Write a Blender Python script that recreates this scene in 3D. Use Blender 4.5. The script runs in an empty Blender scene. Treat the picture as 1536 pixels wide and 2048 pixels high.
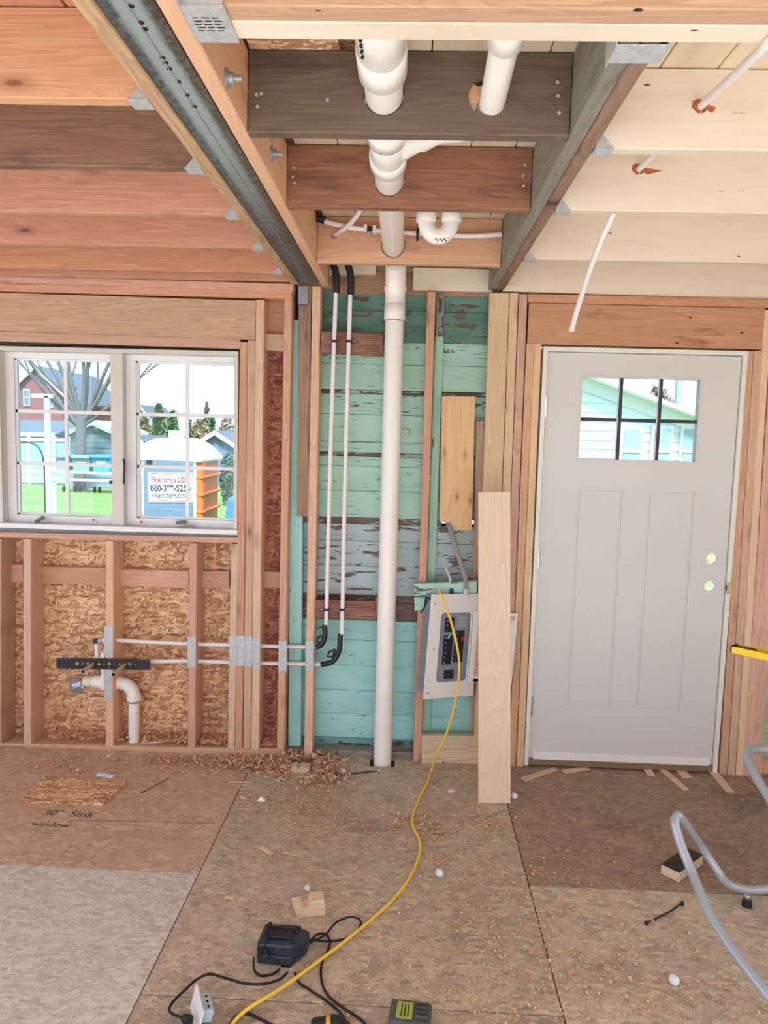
import bpy, bmesh, math, random
from mathutils import Vector, Matrix, Quaternion, noise
random.seed(7)
S = bpy.context.scene
PI = math.pi
# ------------------------------------------------------------------ camera
FPX, ROLL, PITCH, YAW, CH = 1480.0, .0265, .10055557, -.03229784, 1.625
cp, sp, cy, sy = math.cos(PITCH), math.sin(PITCH), math.cos(YAW), math.sin(YAW)
CF = Vector((sy*cp, cy*cp, -sp)); rt = Vector((cy, -sy, 0)); up = rt.cross(CF)
CX = math.cos(ROLL)*rt + math.sin(ROLL)*up
CU = -math.sin(ROLL)*rt + math.cos(ROLL)*up
cam = bpy.data.objects.new('camera', bpy.data.cameras.new('camera'))
S.collection.objects.link(cam); S.camera = cam
cam.data.sensor_fit = 'HORIZONTAL'; cam.data.sensor_width = 36
cam.data.lens = FPX*36/1536
cam.data.clip_start = .02; cam.data.clip_end = 400
R3 = Matrix((CX, CU, -CF)).transposed()
cam.matrix_world = Matrix.Translation((0, 0, CH)) @ R3.to_4x4()
# ------------------------------------------------------------------ world, light, exposure
w = bpy.data.worlds.new('overcast_sky'); S.world = w; w.use_nodes = True
bg = w.node_tree.nodes['Background']
bg.inputs[0].default_value = (.80, .92, 1.12, 1); bg.inputs[1].default_value = 2.1
S.view_settings.view_transform = 'Standard'; S.view_settings.look = 'None'
S.view_settings.gamma = 1; S.view_settings.use_curve_mapping = False
S.view_settings.exposure = .26
S.cycles.max_bounces = 10; S.cycles.diffuse_bounces = 6; S.cycles.transparent_max_bounces = 16
S.cycles.caustics_reflective = False; S.cycles.caustics_refractive = False

sl = bpy.data.lights.new('added_bounce_sun', 'SUN'); sl.energy = 11; sl.angle = math.radians(14); sl.color = (1, 1, 1)  # added sun; bounces off the unseen floor to lift the joist undersides
so_ = bpy.data.objects.new('added_bounce_sun', sl); S.collection.objects.link(so_)
so_.rotation_euler = (Vector((-.12, .60, -.80))).to_track_quat('-Z', 'Y').to_euler()

def portal(loc, rot, sx, sy_):
    l = bpy.data.lights.new('sky_portal', 'AREA'); l.shape = 'RECTANGLE'; l.size = sx; l.size_y = sy_
    l.cycles.is_portal = True
    o = bpy.data.objects.new('sky_portal', l); o.location = loc; o.rotation_euler = rot; S.collection.objects.link(o)

D = 3.59            # depth of the stud faces of the far wall
HB = 2.335          # underside of the ceiling joists
ZC = CH + .896      # underside of the subfloor above
XL, XR, YB = -3.3, 2.9, -3.2

# ------------------------------------------------------------------ helpers
def ray(px, py): return CF*FPX + CX*(px-768) - CU*(py-1024)
def P(px, py, Y):
    d = ray(px, py); return Vector((0, 0, CH)) + d*(Y/d.y)
def F(px, py, z=0.0):
    d = ray(px, py); return Vector((0, 0, CH)) + d*((z-CH)/d.z)
def lin(c):
    return tuple((v/12.92 if v <= .04045 else ((v+.055)/1.055)**2.4) for v in c)
def rgb(*c): return lin([v/255 for v in c])
def tag(o, label=None, cat=None, group=None, kind=None):
    if label: o['label'] = label
    if cat: o['category'] = cat
    if group: o['group'] = group
    if kind: o['kind'] = kind
    return o
def Wm(o):
    b = o.matrix_basis.copy()
    if o.parent: return Wm(o.parent) @ o.matrix_parent_inverse @ b
    return b
def par(o, p):
    if p is not None:
        o.parent = p; o.matrix_parent_inverse = Wm(p).inverted()
    return o
def link(name, me, mat, parent=None, loc=None):
    o = bpy.data.objects.new(name, me); S.collection.objects.link(o)
    if mat is not None and not me.materials: me.materials.append(mat)
    if loc is not None: o.location = loc
    return par(o, parent)
def T(name, label, cat, loc=(0, 0, 0), group=None, kind=None):
    o = bpy.data.objects.new(name, None); S.collection.objects.link(o); o.location = loc
    o.empty_display_size = .05
    return tag(o, label, cat, group, kind)

class MB:
    def __init__(s): s.v = []; s.f = []; s.sm = []
    def add(s, vs, fs, smooth=False):
        n = len(s.v); s.v += [tuple(v) for v in vs]
        s.f += [tuple(i+n for i in f) for f in fs]; s.sm += [smooth]*len(fs); return s
    def box(s, c, d, M=None, ch=0):
        x, y, z = (k/2 for k in d)
        vs = [Vector((a*x, b*y, e*z)) for a in (-1, 1) for b in (-1, 1) for e in (-1, 1)]
        if M is not None: vs = [M @ v for v in vs]
        c = Vector(c)
        s.add([v+c for v in vs], [(0,1,3,2),(4,6,7,5),(0,4,5,1),(2,3,7,6),(0,2,6,4),(1,5,7,3)]); return s
    def quadprism(s, q, d):
        """four corners (counter-clockwise seen from the front) pushed along d"""
        q = [Vector(v) for v in q]; d = Vector(d); n = len(q)
        s.add(q+[v+d for v in q], [tuple(range(n)), tuple(range(2*n-1, n-1, -1))] + [(i, i+n, (i+1) % n+n, (i+1) % n) for i in range(n)]); return s
    def tube(s, pts, r, n=12, cap=True, hollow=0):
        pts = [Vector(p) for p in pts]; m = len(pts)
        rs = r if isinstance(r, (list, tuple)) else [r]*m
        tn = []
        for i in range(m):
            t = (pts[min(i+1, m-1)] - pts[max(i-1, 0)])
            tn.append(t.normalized() if t.length > 1e-9 else Vector((0, 0, 1)))
        u = tn[0].orthogonal().normalized(); vs = []
        for i in range(m):
            if i: u = tn[i-1].rotation_difference(tn[i]) @ u
            u = (u - tn[i]*u.dot(tn[i])).normalized(); b = tn[i].cross(u)
            for k in range(n):
                a = 2*PI*k/n; vs.append(pts[i] + (u*math.cos(a) + b*math.sin(a))*rs[i])
        fs = [(i*n+k, i*n+(k+1) % n, (i+1)*n+(k+1) % n, (i+1)*n+k) for i in range(m-1) for k in range(n)]
        s.add(vs, fs, True)
        if cap: s.add(vs[:n], [tuple(range(n-1, -1, -1))]); s.add(vs[-n:], [tuple(range(n))])
        return s
    def ball(s, c, r, n=10, m=6):
        rx, ry, rz = r if isinstance(r, (list, tuple)) else (r, r, r)
        vs = []
        for i in range(m+1):
            a = PI*i/m
            for k in range(n):
                b = 2*PI*k/n; vs.append((c[0]+rx*math.sin(a)*math.cos(b), c[1]+ry*math.sin(a)*math.sin(b), c[2]+rz*math.cos(a)))
        s.add(vs, [(i*n+k, (i+1)*n+k, (i+1)*n+(k+1) % n, i*n+(k+1) % n) for i in range(m) for k in range(n)], True); return s
    def build(s, name, mat, parent=None, bevel=0, fix=True):
        me = bpy.data.meshes.new(name); me.from_pydata(s.v, [], s.f)
        me.polygons.foreach_set('use_smooth', s.sm)
        if s.v:
            c = Vector([sum(v[i] for v in s.v)/len(s.v) for i in range(3)])
            me.transform(Matrix.Translation(-c))
        else: c = Vector()
        bm = bmesh.new(); bm.from_mesh(me)
        bmesh.ops.recalc_face_normals(bm, faces=bm.faces); bm.to_mesh(me); bm.free()
        o = link(name, me, mat, None, c)
        if bevel:
            b = o.modifiers.new('bevel', 'BEVEL'); b.width = bevel; b.segments = 2; b.limit_method = 'ANGLE'; b.angle_limit = .7
        return par(o, parent)

_bc = {}
def board(name, A, B, wv, w, t, mat, parent=None, ch=.003):
    """a sawn board from A to B (centre line), width w along wv, thickness t; eased edges"""
    A, B = Vector(A), Vector(B); L = (B-A).length
    key = (round(L, 4), round(w, 4), round(t, 4), ch, mat.name)
    if key not in _bc:
        c = min(ch, w*.2, t*.2); hw, ht = w/2, t/2
        sec = [(-hw+c, -ht), (hw-c, -ht), (hw, -ht+c), (hw, ht-c), (hw-c, ht), (-hw+c, ht), (-hw, ht-c), (-hw, -ht+c)]
        vs = [(-L/2, y, z) for y, z in sec] + [(L/2, y, z) for y, z in sec]
        fs = [(i, (i+1) % 8, (i+1) % 8+8, i+8) for i in range(8)] + [tuple(range(7, -1, -1)), tuple(range(8, 16))]
        me = bpy.data.meshes.new(name); me.from_pydata(vs, [], fs)
        bm = bmesh.new(); bm.from_mesh(me); bmesh.ops.recalc_face_normals(bm, faces=bm.faces); bm.to_mesh(me); bm.free()
        me.materials.append(mat); _bc[key] = me
    x = (B-A).normalized(); y = Vector(wv); y = (y - x*y.dot(x)).normalized(); z = x.cross(y)
    o = bpy.data.objects.new(name, _bc[key]); S.collection.objects.link(o)
    o.matrix_basis = Matrix.Translation((A+B)/2) @ Matrix((x, y, z)).transposed().to_4x4()
    return par(o, parent)
def vb(name, tl, tr, yt, bl, br, yb, Y, dep, mat, parent=None):
    a = P((tl+tr)/2, yt, Y); b = P((bl+br)/2, yb, Y)
    w = ((P(tr, yt, Y)-P(tl, yt, Y)).length + (P(br, yb, Y)-P(bl, yb, Y)).length)/2
    off = Vector((0, dep/2, 0)); return board(name, b+off, a+off, (1, 0, 0), w-.0008, dep, mat, parent)
def hb(name, xl, l0, l1, xr, r0, r1, Y, dep, mat, parent=None):
    a = P(xl, (l0+l1)/2, Y); b = P(xr, (r0+r1)/2, Y)
    w = ((P(xl, l0, Y)-P(xl, l1, Y)).length + (P(xr, r0, Y)-P(xr, r1, Y)).length)/2
    off = Vector((0, dep/2, 0)); return board(name, a+off, b+off, (0, 0, 1), w-.0008, dep, mat, parent)
def smooth(pts, k=6):
    pts = [Vector(p) for p in pts]; out = []
    for i in range(len(pts)-1):
        p0, p1, p2, p3 = pts[max(i-1, 0)], pts[i], pts[i+1], pts[min(i+2, len(pts)-1)]
        for j in range(k):
            t = j/k; out.append(.5*((2*p1)+(p2-p0)*t+(2*p0-5*p1+4*p2-p3)*t*t+(3*p1-p0-3*p2+p3)*t**3))
    out.append(pts[-1]); return out
def cut(o, cutters):
    for c in cutters:
        m = o.modifiers.new('cut', 'BOOLEAN'); m.object = c; m.operation = 'DIFFERENCE'; m.solver = 'EXACT'
    bpy.context.view_layer.update()
    me = bpy.data.meshes.new_from_object(o.evaluated_get(bpy.context.evaluated_depsgraph_get()))
    o.modifiers.clear(); o.data = me
    for c in cutters: bpy.data.objects.remove(c)
def rod(A, B, r, n=24): return MB().tube([A, B], r, n).build('cutter', None)
def text(name, body, size, M, mat, parent=None, depth=.0004, align='CENTER', sx=1, bold=0):
    c = bpy.data.curves.new(name, 'FONT'); c.body = body; c.size = size; c.extrude = depth; c.offset = bold; c.align_x = align
    o = bpy.data.objects.new(name, c); S.collection.objects.link(o); bpy.context.view_layer.update()
    me = bpy.data.meshes.new_from_object(o.evaluated_get(bpy.context.evaluated_depsgraph_get()))
    bpy.data.objects.remove(o); bpy.data.curves.remove(c)
    me.transform(Matrix.Diagonal((sx, 1, 1, 1))); me.materials.clear(); me.materials.append(mat)
    o = bpy.data.objects.new(name, me); S.collection.objects.link(o); o.matrix_basis = M
    return par(o, parent)
FACE = Matrix.Rotation(PI/2, 4, 'X')     # text standing up, facing -y

# ------------------------------------------------------------------ materials
class N:
    def __init__(s, name):
        s.m = bpy.data.materials.new(name); s.m.use_nodes = True; s.t = s.m.node_tree
        s.b = s.t.nodes['Principled BSDF']
    def n(s, typ, ins=None, **kw):
        x = s.t.nodes.new(typ)
        for k, v in kw.items(): setattr(x, k, v)
        for k, v in (ins or {}).items(): s.i(x.inputs[k], v)
        return x
    def i(s, sock, v):
        if hasattr(v, 'is_output'): s.t.links.new(v, sock)
        elif isinstance(v, (tuple, list)) and len(v) == 3 and sock.type == 'RGBA': sock.default_value = (*v, 1)
        else: sock.default_value = v
    def coord(s, scale=(1, 1, 1), rnd=True, rot=(0, 0, 0)):
        tc = s.n('ShaderNodeTexCoord'); o = tc.outputs['Object']
        if rnd:
            oi = s.n('ShaderNodeObjectInfo')
            a = s.n('ShaderNodeMath', {0: oi.outputs['Random'], 1: 37.0}, operation='MULTIPLY')
            o = s.n('ShaderNodeVectorMath', {0: o, 1: a.outputs[0]}, operation='ADD').outputs[0]
        return s.n('ShaderNodeMapping', {'Vector': o, 'Scale': scale, 'Rotation': rot}).outputs[0]
    def noise(s, v, sc, det=3, rough=.5, dist=0):
        return s.n('ShaderNodeTexNoise', {'Vector': v, 'Scale': sc, 'Detail': det, 'Roughness': rough, 'Distortion': dist})
    def ramp(s, f, stops):
        r = s.n('ShaderNodeValToRGB', {'Fac': f}); e = r.color_ramp.elements
        while len(e) < len(stops): e.new(.5)
        for k, (p, c) in zip(e, stops):
            k.position = p; k.color = (*c, 1) if isinstance(c, (tuple, list)) else (c, c, c, 1)
        return r.outputs[0]
    def mix(s, f, a, b, mode='MIX'):
        x = s.n('ShaderNodeMix', data_type='RGBA', blend_type=mode)
        s.i(x.inputs[0], f); s.i(x.inputs[6], a); s.i(x.inputs[7], b); return x.outputs[2]
    def math(s, op, a, b=0.0):
        return s.n('ShaderNodeMath', {0: a, 1: b}, operation=op).outputs[0]
    def out(s, col, rough=.7, bump=None, bs=.2, bd=.002, metal=0, spec=None):
        s.i(s.b.inputs['Base Color'], col); s.i(s.b.inputs['Roughness'], rough); s.b.inputs['Metallic'].default_value = metal
        if spec is not None: s.b.inputs['Specular IOR Level'].default_value = spec
        if bump is not None:
            s.i(s.b.inputs['Normal'], s.n('ShaderNodeBump', {'Height': bump, 'Strength': bs, 'Distance': bd}).outputs[0])
        return s.m

def plain(name, c, rough=.5, metal=0, spec=None, vary=0):
    q = N(name)
    if vary:
        f = q.noise(q.coord(rnd=True), 9, 4).outputs[0]
        col = q.mix(q.ramp(f, [(.3, 0.), (.75, 1.)]), tuple(k*(1-vary) for k in c), c)
    else: col = c
    return q.out(col, rough, metal=metal, spec=spec)
def ds(c, k):
    L = .3*c[0]+.55*c[1]+.15*c[2]; return tuple((v+(L-v)*k)*t for v, t in zip(c, (1., 1.026, .95)))
def wood(name, base, dark, knots=1.0, var=.15, rough=.72, grain=1.0, stain=None, stain_amt=0, nails=0, sat=.26):
    base, dark = ds(base, sat), ds(dark, sat*.8)
    q = N(name)
    c = q.coord((1, 1, 1))
    g = q.n('ShaderNodeMapping', {'Vector': c, 'Scale': (.55, 9*grain, 9*grain)}).outputs[0]
    wv = q.noise(g, 1.6, 2, .5, .6).outputs[0]
    rings = q.math('FRACT', q.math('MULTIPLY', wv, 16.0))
    rings = q.ramp(rings, [(0, 0.), (.75, .75), (.9, 1.), (1, .1)])
    fine = q.noise(q.n('ShaderNodeMapping', {'Vector': c, 'Scale': (3, 120, 120)}).outputs[0], 1.5, 3).outputs[0]
    big = q.noise(q.n('ShaderNodeMapping', {'Vector': c, 'Scale': (1.2, 5, 5)}).outputs[0], 1.3, 3).outputs[0]
    col = q.mix(q.math('MULTIPLY', rings, .5), base, dark)
    col = q.mix(q.ramp(fine, [(.35, .35), (.6, 0.)]), col, dark)
    col = q.mix(q.ramp(big, [(.35, .45), (.62, 0.)]), col, q.mix(.5, base, dark))
    if stain:
        st = q.noise(q.n('ShaderNodeMapping', {'Vector': c, 'Scale': (1.6, 9, 9)}).outputs[0], 1.8, 5, .65).outputs[0]
        col = q.mix(q.ramp(st, [(.62-.3*stain_amt, 0.), (.75-.25*stain_amt, min(1., .4+stain_amt))]), col, stain)
    if knots:
        vv = q.n('ShaderNodeMapping', {'Vector': c, 'Scale': (3.2, 9, .4)}).outputs[0]
        vo = q.n('ShaderNodeTexVoronoi', {'Vector': vv, 'Scale': 1.0})
        k = q.ramp(vo.outputs['Distance'], [(.0, 1.), (.05*knots, .95), (.08*knots, .45), (.22*knots, 0.)])
        col = q.mix(k, col, tuple(x*.5 for x in dark))
    if nails:
        vo = q.n('ShaderNodeTexVoronoi', {'Vector': q.n('ShaderNodeMapping', {'Vector': c, 'Scale': (7, 16, 16)}).outputs[0], 'Scale': 1.0})
        col = q.mix(q.ramp(vo.outputs['Distance'], [(.05, 1.), (.07, 0.)]), col, (.02, .015, .012))
    oi = q.n('ShaderNodeObjectInfo').outputs['Random']
    hs = q.n('ShaderNodeHueSaturation', {'Color': col, 'Saturation': q.n('ShaderNodeMapRange', {0: q.math('FRACT', q.math('MULTIPLY', oi, 7.3)), 3: .85, 4: 1.12}).outputs[0],
             'Value': q.n('ShaderNodeMapRange', {0: oi, 3: 1-var, 4: 1+var*.6}).outputs[0],
             'Hue': q.n('ShaderNodeMapRange', {0: q.math('FRACT', q.math('MULTIPLY', oi, 13.7)), 3: .492, 4: .508}).outputs[0]})
    return q.out(hs.outputs[0], rough, q.mix(.5, rings, fine), .25, .0015)
def osb(name, base, light, dark, sc=1.0):
    q = N(name); cols = []
    c = q.coord(rnd=True)
    dist = q.noise(c, 9*sc, 2).outputs['Color']
    c2 = q.mix(.022, c, dist, 'LINEAR_LIGHT')
    hs = []
    for k, (ang, s1, s2) in enumerate([(.25, 13, 60), (-.5, 16, 75), (1.2, 15, 66), (.05, 11, 52)]):
        v = q.n('ShaderNodeMapping', {'Vector': c2, 'Scale': (1, 1, 1), 'Rotation': (0, ang, 0) if k < 9 else (0, 0, 0)}).outputs[0]
        v = q.n('ShaderNodeMapping', {'Vector': v, 'Scale': (s1*sc, s2*sc, s2*sc), 'Location': (k*3.1, k, k*7)}).outputs[0]
        vo = q.n('ShaderNodeTexVoronoi', {'Vector': v, 'Scale': 1.0})
        sep = q.n('ShaderNodeSeparateColor', {0: vo.outputs['Color']})
        hs.append((sep.outputs[0], sep.outputs[1], vo.outputs['Distance']))
    def pick(h): return q.ramp(h, [(.0, dark), (.22, tuple(a*.6+b*.4 for a, b in zip(dark, base))), (.5, base), (.8, light), (1, tuple(x*1.15 for x in light))])
    col = pick(hs[0][0]); hgt = hs[0][1]
    for a, b, d in hs[1:]:
        f = q.ramp(b, [(.52, 0.), (.54, 1.)]); col = q.mix(f, col, pick(a)); hgt = q.mix(f, hgt, a)
    fine = q.noise(q.n('ShaderNodeMapping', {'Vector': c, 'Scale': (20, 140, 140)}).outputs[0], 2, 3).outputs[0]
    col = q.mix(q.ramp(fine, [(.35, .3), (.6, 0.)]), col, dark)
    return q.out(col, .7, hgt, .5, .003)
def paint_old(name, paint, under, chip=.5, crack=.6, dirt=None, seed=0.0, rnd=True):
    """old brittle paint on boards: flakes missing down to wood, horizontal cracks"""
    q = N(name); c = q.coord(rnd=rnd)
    f1 = q.noise(q.n('ShaderNodeMapping', {'Vector': c, 'Scale': (7, 34, 34), 'Location': (seed, 0, seed)}).outputs[0], 1.0, 6, .66, .3).outputs[0]
    chips = q.ramp(f1, [(.70-.36*chip, 0.), (.715-.36*chip, 1.)])
    f2 = q.noise(q.n('ShaderNodeMapping', {'Vector': c, 'Scale': (9, 200, 200)}).outputs[0], 1.0, 4, .6).outputs[0]
    cr = q.ramp(f2, [(.32, crack), (.37, 0.)])
    t = q.noise(q.n('ShaderNodeMapping', {'Vector': c, 'Scale': (2.5, 6, 6)}).outputs[0], 1.0, 4).outputs[0]
    pc = q.mix(q.ramp(t, [(.35, .0), (.65, .55)]), paint, tuple(k*.72 for k in paint))
    if dirt: pc = q.mix(q.ramp(t, [(.42, .0), (.62, .8)]), pc, dirt)
    u = q.noise(q.n('ShaderNodeMapping', {'Vector': c, 'Scale': (6, 60, 60)}).outputs[0], 1.0, 3).outputs[0]
    uc = q.mix(u, under, tuple(k*.35 for k in under))
    col = q.mix(chips, pc, uc); col = q.mix(cr, col, tuple(k*.25 for k in under))
    return q.out(col, .45, q.mix(.5, q.math('SUBTRACT', 1.0, chips), q.math('SUBTRACT', 1.0, cr)), .5, .0015)
def subfloor(name, base, light, dark, spots=.5, swirl=0):
    q = N(name); c = q.coord(rnd=True)
    a = q.noise(c, 1.6, 6, .6).outputs[0]; b = q.noise(c, 11, 6, .65).outputs[0]
    d = q.noise(q.n('ShaderNodeMapping', {'Vector': c, 'Scale': (2.2, 8, 1), 'Rotation': (0, 0, -.9)}).outputs[0], 5, 6, .6, 1.2).outputs[0]
    col = q.mix(q.ramp(a, [(.32, 0.), (.68, 1.)]), base, light)
    col = q.mix(q.ramp(b, [(.40, .38), (.62, 0.)]), col, dark)
    if swirl: col = q.mix(q.ramp(d, [(.44, 0.), (.52, swirl), (.57, 0.)]), col, tuple(min(1, k*1.45) for k in light))
    st = q.noise(c, 3.1, 3, .5, .5).outputs[0]
    col = q.mix(q.ramp(st, [(.60, 0.), (.72, spots*.8)]), col, tuple(k*.65 for k in dark))
    fl = q.n('ShaderNodeTexVoronoi', {'Vector': q.n('ShaderNodeMapping', {'Vector': q.mix(.02, c, q.noise(c, 20, 2).outputs['Color'], 'LINEAR_LIGHT'), 'Scale': (34, 80, 10), 'Rotation': (0, 0, .5)}).outputs[0], 'Scale': 1.0})
    sep = q.n('ShaderNodeSeparateColor', {0: fl.outputs['Color']})
    col = q.mix(q.ramp(sep.outputs[0], [(.0, .0), (.66, .0), (.9, .7)]), col, tuple(min(1, k*1.12) for k in light))
    col = q.mix(q.ramp(sep.outputs[1], [(.0, .6), (.22, .0)]), col, dark)
    fib = q.noise(c, 70, 5, .7, 1.5).outputs[0]
    col = q.mix(q.ramp(fib, [(.36, .55), (.5, 0.), (1, 0.)]), col, dark)
    col = q.mix(q.ramp(fib, [(.56, 0.), (.68, .6)]), col, tuple(min(1, k*1.15) for k in light))
    return q.out(col, .75, q.mix(.5, b, d), .35, .003)
def galv(name, c=(.56, .60, .62)):
    q = N(name); v = q.coord(rnd=True)
    vo = q.n('ShaderNodeTexVoronoi', {'Vector': v, 'Scale': 90.0})
    col = q.mix(q.n('ShaderNodeSeparateColor', {0: vo.outputs['Color']}).outputs[0], tuple(k*.82 for k in c), c)
    return q.out(col, .45, metal=.3)

W = {}
W['fir'] = wood('fir_lumber', rgb(240, 194, 154), rgb(198, 134, 94), nails=0)
W['fir_pink'] = wood('pink_fir_lumber', rgb(236, 180, 146), rgb(190, 118, 86))
W['pine'] = wood('pale_pine_lumber', rgb(240, 208, 170), rgb(210, 160, 116))
W['header'] = wood('header_fir', rgb(228, 176, 132), rgb(170, 108, 70), knots=.7, nails=1)
W['headerR'] = wood('door_header_fir', rgb(226, 168, 128), rgb(184, 118, 82), knots=.5, nails=1, stain=rgb(120, 66, 44), stain_amt=.12)
W['joist'] = wood('joist_fir', rgb(224, 156, 118), rgb(176, 104, 70), var=.1)
W['joist_orange'] = wood('orange_joist_fir', rgb(236, 172, 122), rgb(198, 122, 76), var=.02)
W['weathered'] = wood('weathered_joist', rgb(164, 120, 96), rgb(104, 68, 54), stain=rgb(92, 66, 58), stain_amt=.3, var=.03)
W['dark'] = wood('dark_weathered_block', rgb(128, 106, 90), rgb(74, 58, 50), stain=rgb(70, 58, 54), stain_amt=.3, var=.02)
W['dark_red'] = wood('dark_red_block', rgb(178, 116, 78), rgb(100, 62, 44), stain=rgb(80, 60, 50), stain_amt=.28, var=.02)
W['orange'] = wood('orange_block', rgb(230, 166, 116), rgb(190, 116, 72), var=.02)
W['grey'] = wood('grey_weathered_lumber', rgb(158, 152, 142), rgb(92, 84, 78), stain=rgb(70, 60, 54), stain_amt=.2, var=.02, grain=.7)
W['brown'] = wood('brown_weathered_lumber', rgb(172, 128, 96), rgb(110, 74, 54), stain=rgb(90, 62, 48), stain_amt=.25, var=.05)
W['plank'] = wood('dusty_packing_plank', rgb(214, 176, 134), rgb(146, 110, 84), stain=rgb(110, 90, 78), stain_amt=.2, var=.03)
W['bearer'] = wood('beam_side_lumber', rgb(238, 186, 140), rgb(210, 142, 98), var=.03, grain=.5)
W['ply'] = wood('pale_plywood', rgb(240, 212, 186), rgb(222, 186, 156), knots=0, var=.02, grain=.4)
W['pineboard'] = wood('knotty_pine_board', rgb(240, 194, 144), rgb(214, 156, 104), knots=.7, var=.02, grain=.5)
W['treated'] = wood('treated_block', rgb(232, 204, 166), rgb(176, 132, 94), knots=.4, var=.03, grain=.5, nails=1)
W['old'] = wood('old_brown_board', rgb(196, 146, 112), rgb(132, 88, 66), stain=rgb(84, 56, 44), stain_amt=.3, var=.03)
def incised():
    q = N('incised_treated_lumber'); c = q.coord()
    wv = q.n('ShaderNodeTexWave', {'Vector': c, 'Scale': 46.0, 'Distortion': .6, 'Detail': 1.0}, bands_direction='Y')
    wv = q.n('ShaderNodeTexWave', {'Vector': q.n('ShaderNodeMapping', {'Vector': c, 'Scale': (.02, 1, 0.02)}).outputs[0], 'Scale': 36.0, 'Distortion': .8, 'Detail': 1.0}, bands_direction='Y')
    n = q.noise(q.n('ShaderNodeMapping', {'Vector': c, 'Scale': (2, 20, 20)}).outputs[0], 2, 3).outputs[0]
    col = q.mix(q.ramp(wv.outputs[1], [(.15, 1.), (.5, 0.)]), q.mix(n, rgb(186, 136, 116), rgb(146, 100, 84)), rgb(84, 54, 46))
    return q.out(col, .7, wv.outputs[1], .5, .003)
W['incised'] = incised()
W['osb'] = osb('osb_sheathing', rgb(216, 174, 128), rgb(240, 208, 166), rgb(160, 110, 76), 1.55)
W['osb_red'] = osb('osb_sheathing_reddish', rgb(178, 112, 88), rgb(202, 142, 112), rgb(120, 68, 54), 1.5)
CREAM = rgb(232, 220, 202)
def creampaint(name, c=CREAM, stains=.35):
    q = N(name); v = q.coord()
    a = q.noise(q.n('ShaderNodeMapping', {'Vector': v, 'Scale': (1.1, 7, 7)}).outputs[0], 1.4, 5, .6).outputs[0]
    b = q.noise(v, 2.2, 3).outputs[0]
    col = q.mix(q.ramp(a, [(.45, 0.), (.68, stains)]), c, rgb(196, 174, 142))
    col = q.mix(q.ramp(b, [(.5, 0.), (.7, .35)]), col, tuple(k*1.06 for k in c))
    vo = q.n('ShaderNodeTexVoronoi', {'Vector': q.n('ShaderNodeMapping', {'Vector': v, 'Scale': (5, 12, 12)}).outputs[0], 'Scale': 1.0})
    col = q.mix(q.ramp(vo.outputs['Distance'], [(.03, 1.), (.045, 0.)]), col, rgb(110, 80, 60))
    ch = q.noise(q.n('ShaderNodeMapping', {'Vector': v, 'Scale': (4, 40, 40)}).outputs[0], 1.3, 5, .6).outputs[0]
    col = q.mix(q.ramp(ch, [(.71, 0.), (.73, .8)]), col, rgb(120, 88, 66))
    return q.out(col, .6, b, .15, .002)
W['cream'] = creampaint('cream_painted_lumber')
W['cream_plank'] = creampaint('cream_painted_plank', rgb(228, 214, 186), .5)
def steel():
    q = N('mill_scale_steel'); v = q.coord(rnd=False)
    tc = q.n('ShaderNodeTexCoord').outputs['Object']
    x = q.n('ShaderNodeSeparateXYZ', {0: tc}).outputs[0]
    ed = q.noise(q.n('ShaderNodeMapping', {'Vector': v, 'Scale': (90, 16, 16)}).outputs[0], 1.0, 5, .7).outputs[0]
    ax = q.math('ABSOLUTE', x)
    k = q.math('ADD', ax, q.math('MULTIPLY', q.math('SUBTRACT', ed, .5), .02))
    band = q.ramp(q.math('MULTIPLY', k, 10.0), [(.0, .5), (.04, 1.), (.20, .85), (.32, 0.)])
    s = q.noise(v, 60, 5, .7).outputs[0]; r = q.noise(v, 3, 4).outputs[0]
    side = q.ramp(q.math('ADD', q.math('MULTIPLY', x, 14.0), .5), [(.35, 0.), (.75, 1.)])
    col = q.mix(q.ramp(s, [(.38, 0.), (.62, 1.)]), rgb(58, 66, 76), rgb(112, 116, 118))
    col = q.mix(q.math('MULTIPLY', side, q.ramp(s, [(.4, .9), (.56, .2)])), col, rgb(84, 66, 46))
    col = q.mix(q.ramp(r, [(.5, 0.), (.7, .5)]), col, rgb(70, 62, 54))
    yv = q.n('ShaderNodeSeparateXYZ', {0: tc}).outputs[1]
    fade = q.ramp(q.math('ADD', q.math('MULTIPLY', yv, .2), .3), [(.0, 1.), (.62, .9), (.8, .1)])
    col = q.mix(q.math('MULTIPLY', q.math('MULTIPLY', band, .85), fade), col, rgb(178, 192, 200))
    return q.out(col, .48, s, .3, .001, metal=.35)
M_STEEL = steel()
M_GALV = galv('galvanised_steel'); M_GREYST = galv('dull_grey_steel', (.40, .42, .44))
M_PVC = plain('white_pvc', rgb(246, 245, 240), .28, vary=.04)
M_PVC_Y = plain('yellowed_pvc', rgb(232, 226, 200), .3)
M_PURPLE = plain('purple_primer', rgb(96, 78, 140), .5)
M_PEX = plain('white_pex_tube', rgb(238, 236, 238), .35)
M_BLACK = plain('black_plastic', rgb(30, 34, 40), .45)
M_BLACK2 = plain('black_rubber', rgb(20, 22, 25), .6)
M_DARK = plain('dark_void', rgb(24, 22, 20), .9)
M_WHITE = plain('white_vinyl', rgb(236, 240, 240), .35)
M_DOOR = plain('primed_white_door', rgb(216, 217, 214), .5)
M_JAMB = plain('primed_jamb', rgb(234, 234, 226), .5)
M_BROWNSILL = plain('bronze_threshold', rgb(132, 112, 84), .5)
M_CHROME = plain('bright_metal', (.75, .75, .76), .22, metal=1)
M_TAPE = plain('duct_tape_silver', rgb(168, 174, 182), .32, metal=.55)
M_YEL = plain('yellow_cord_jacket', rgb(246, 208, 74), .45)
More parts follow.
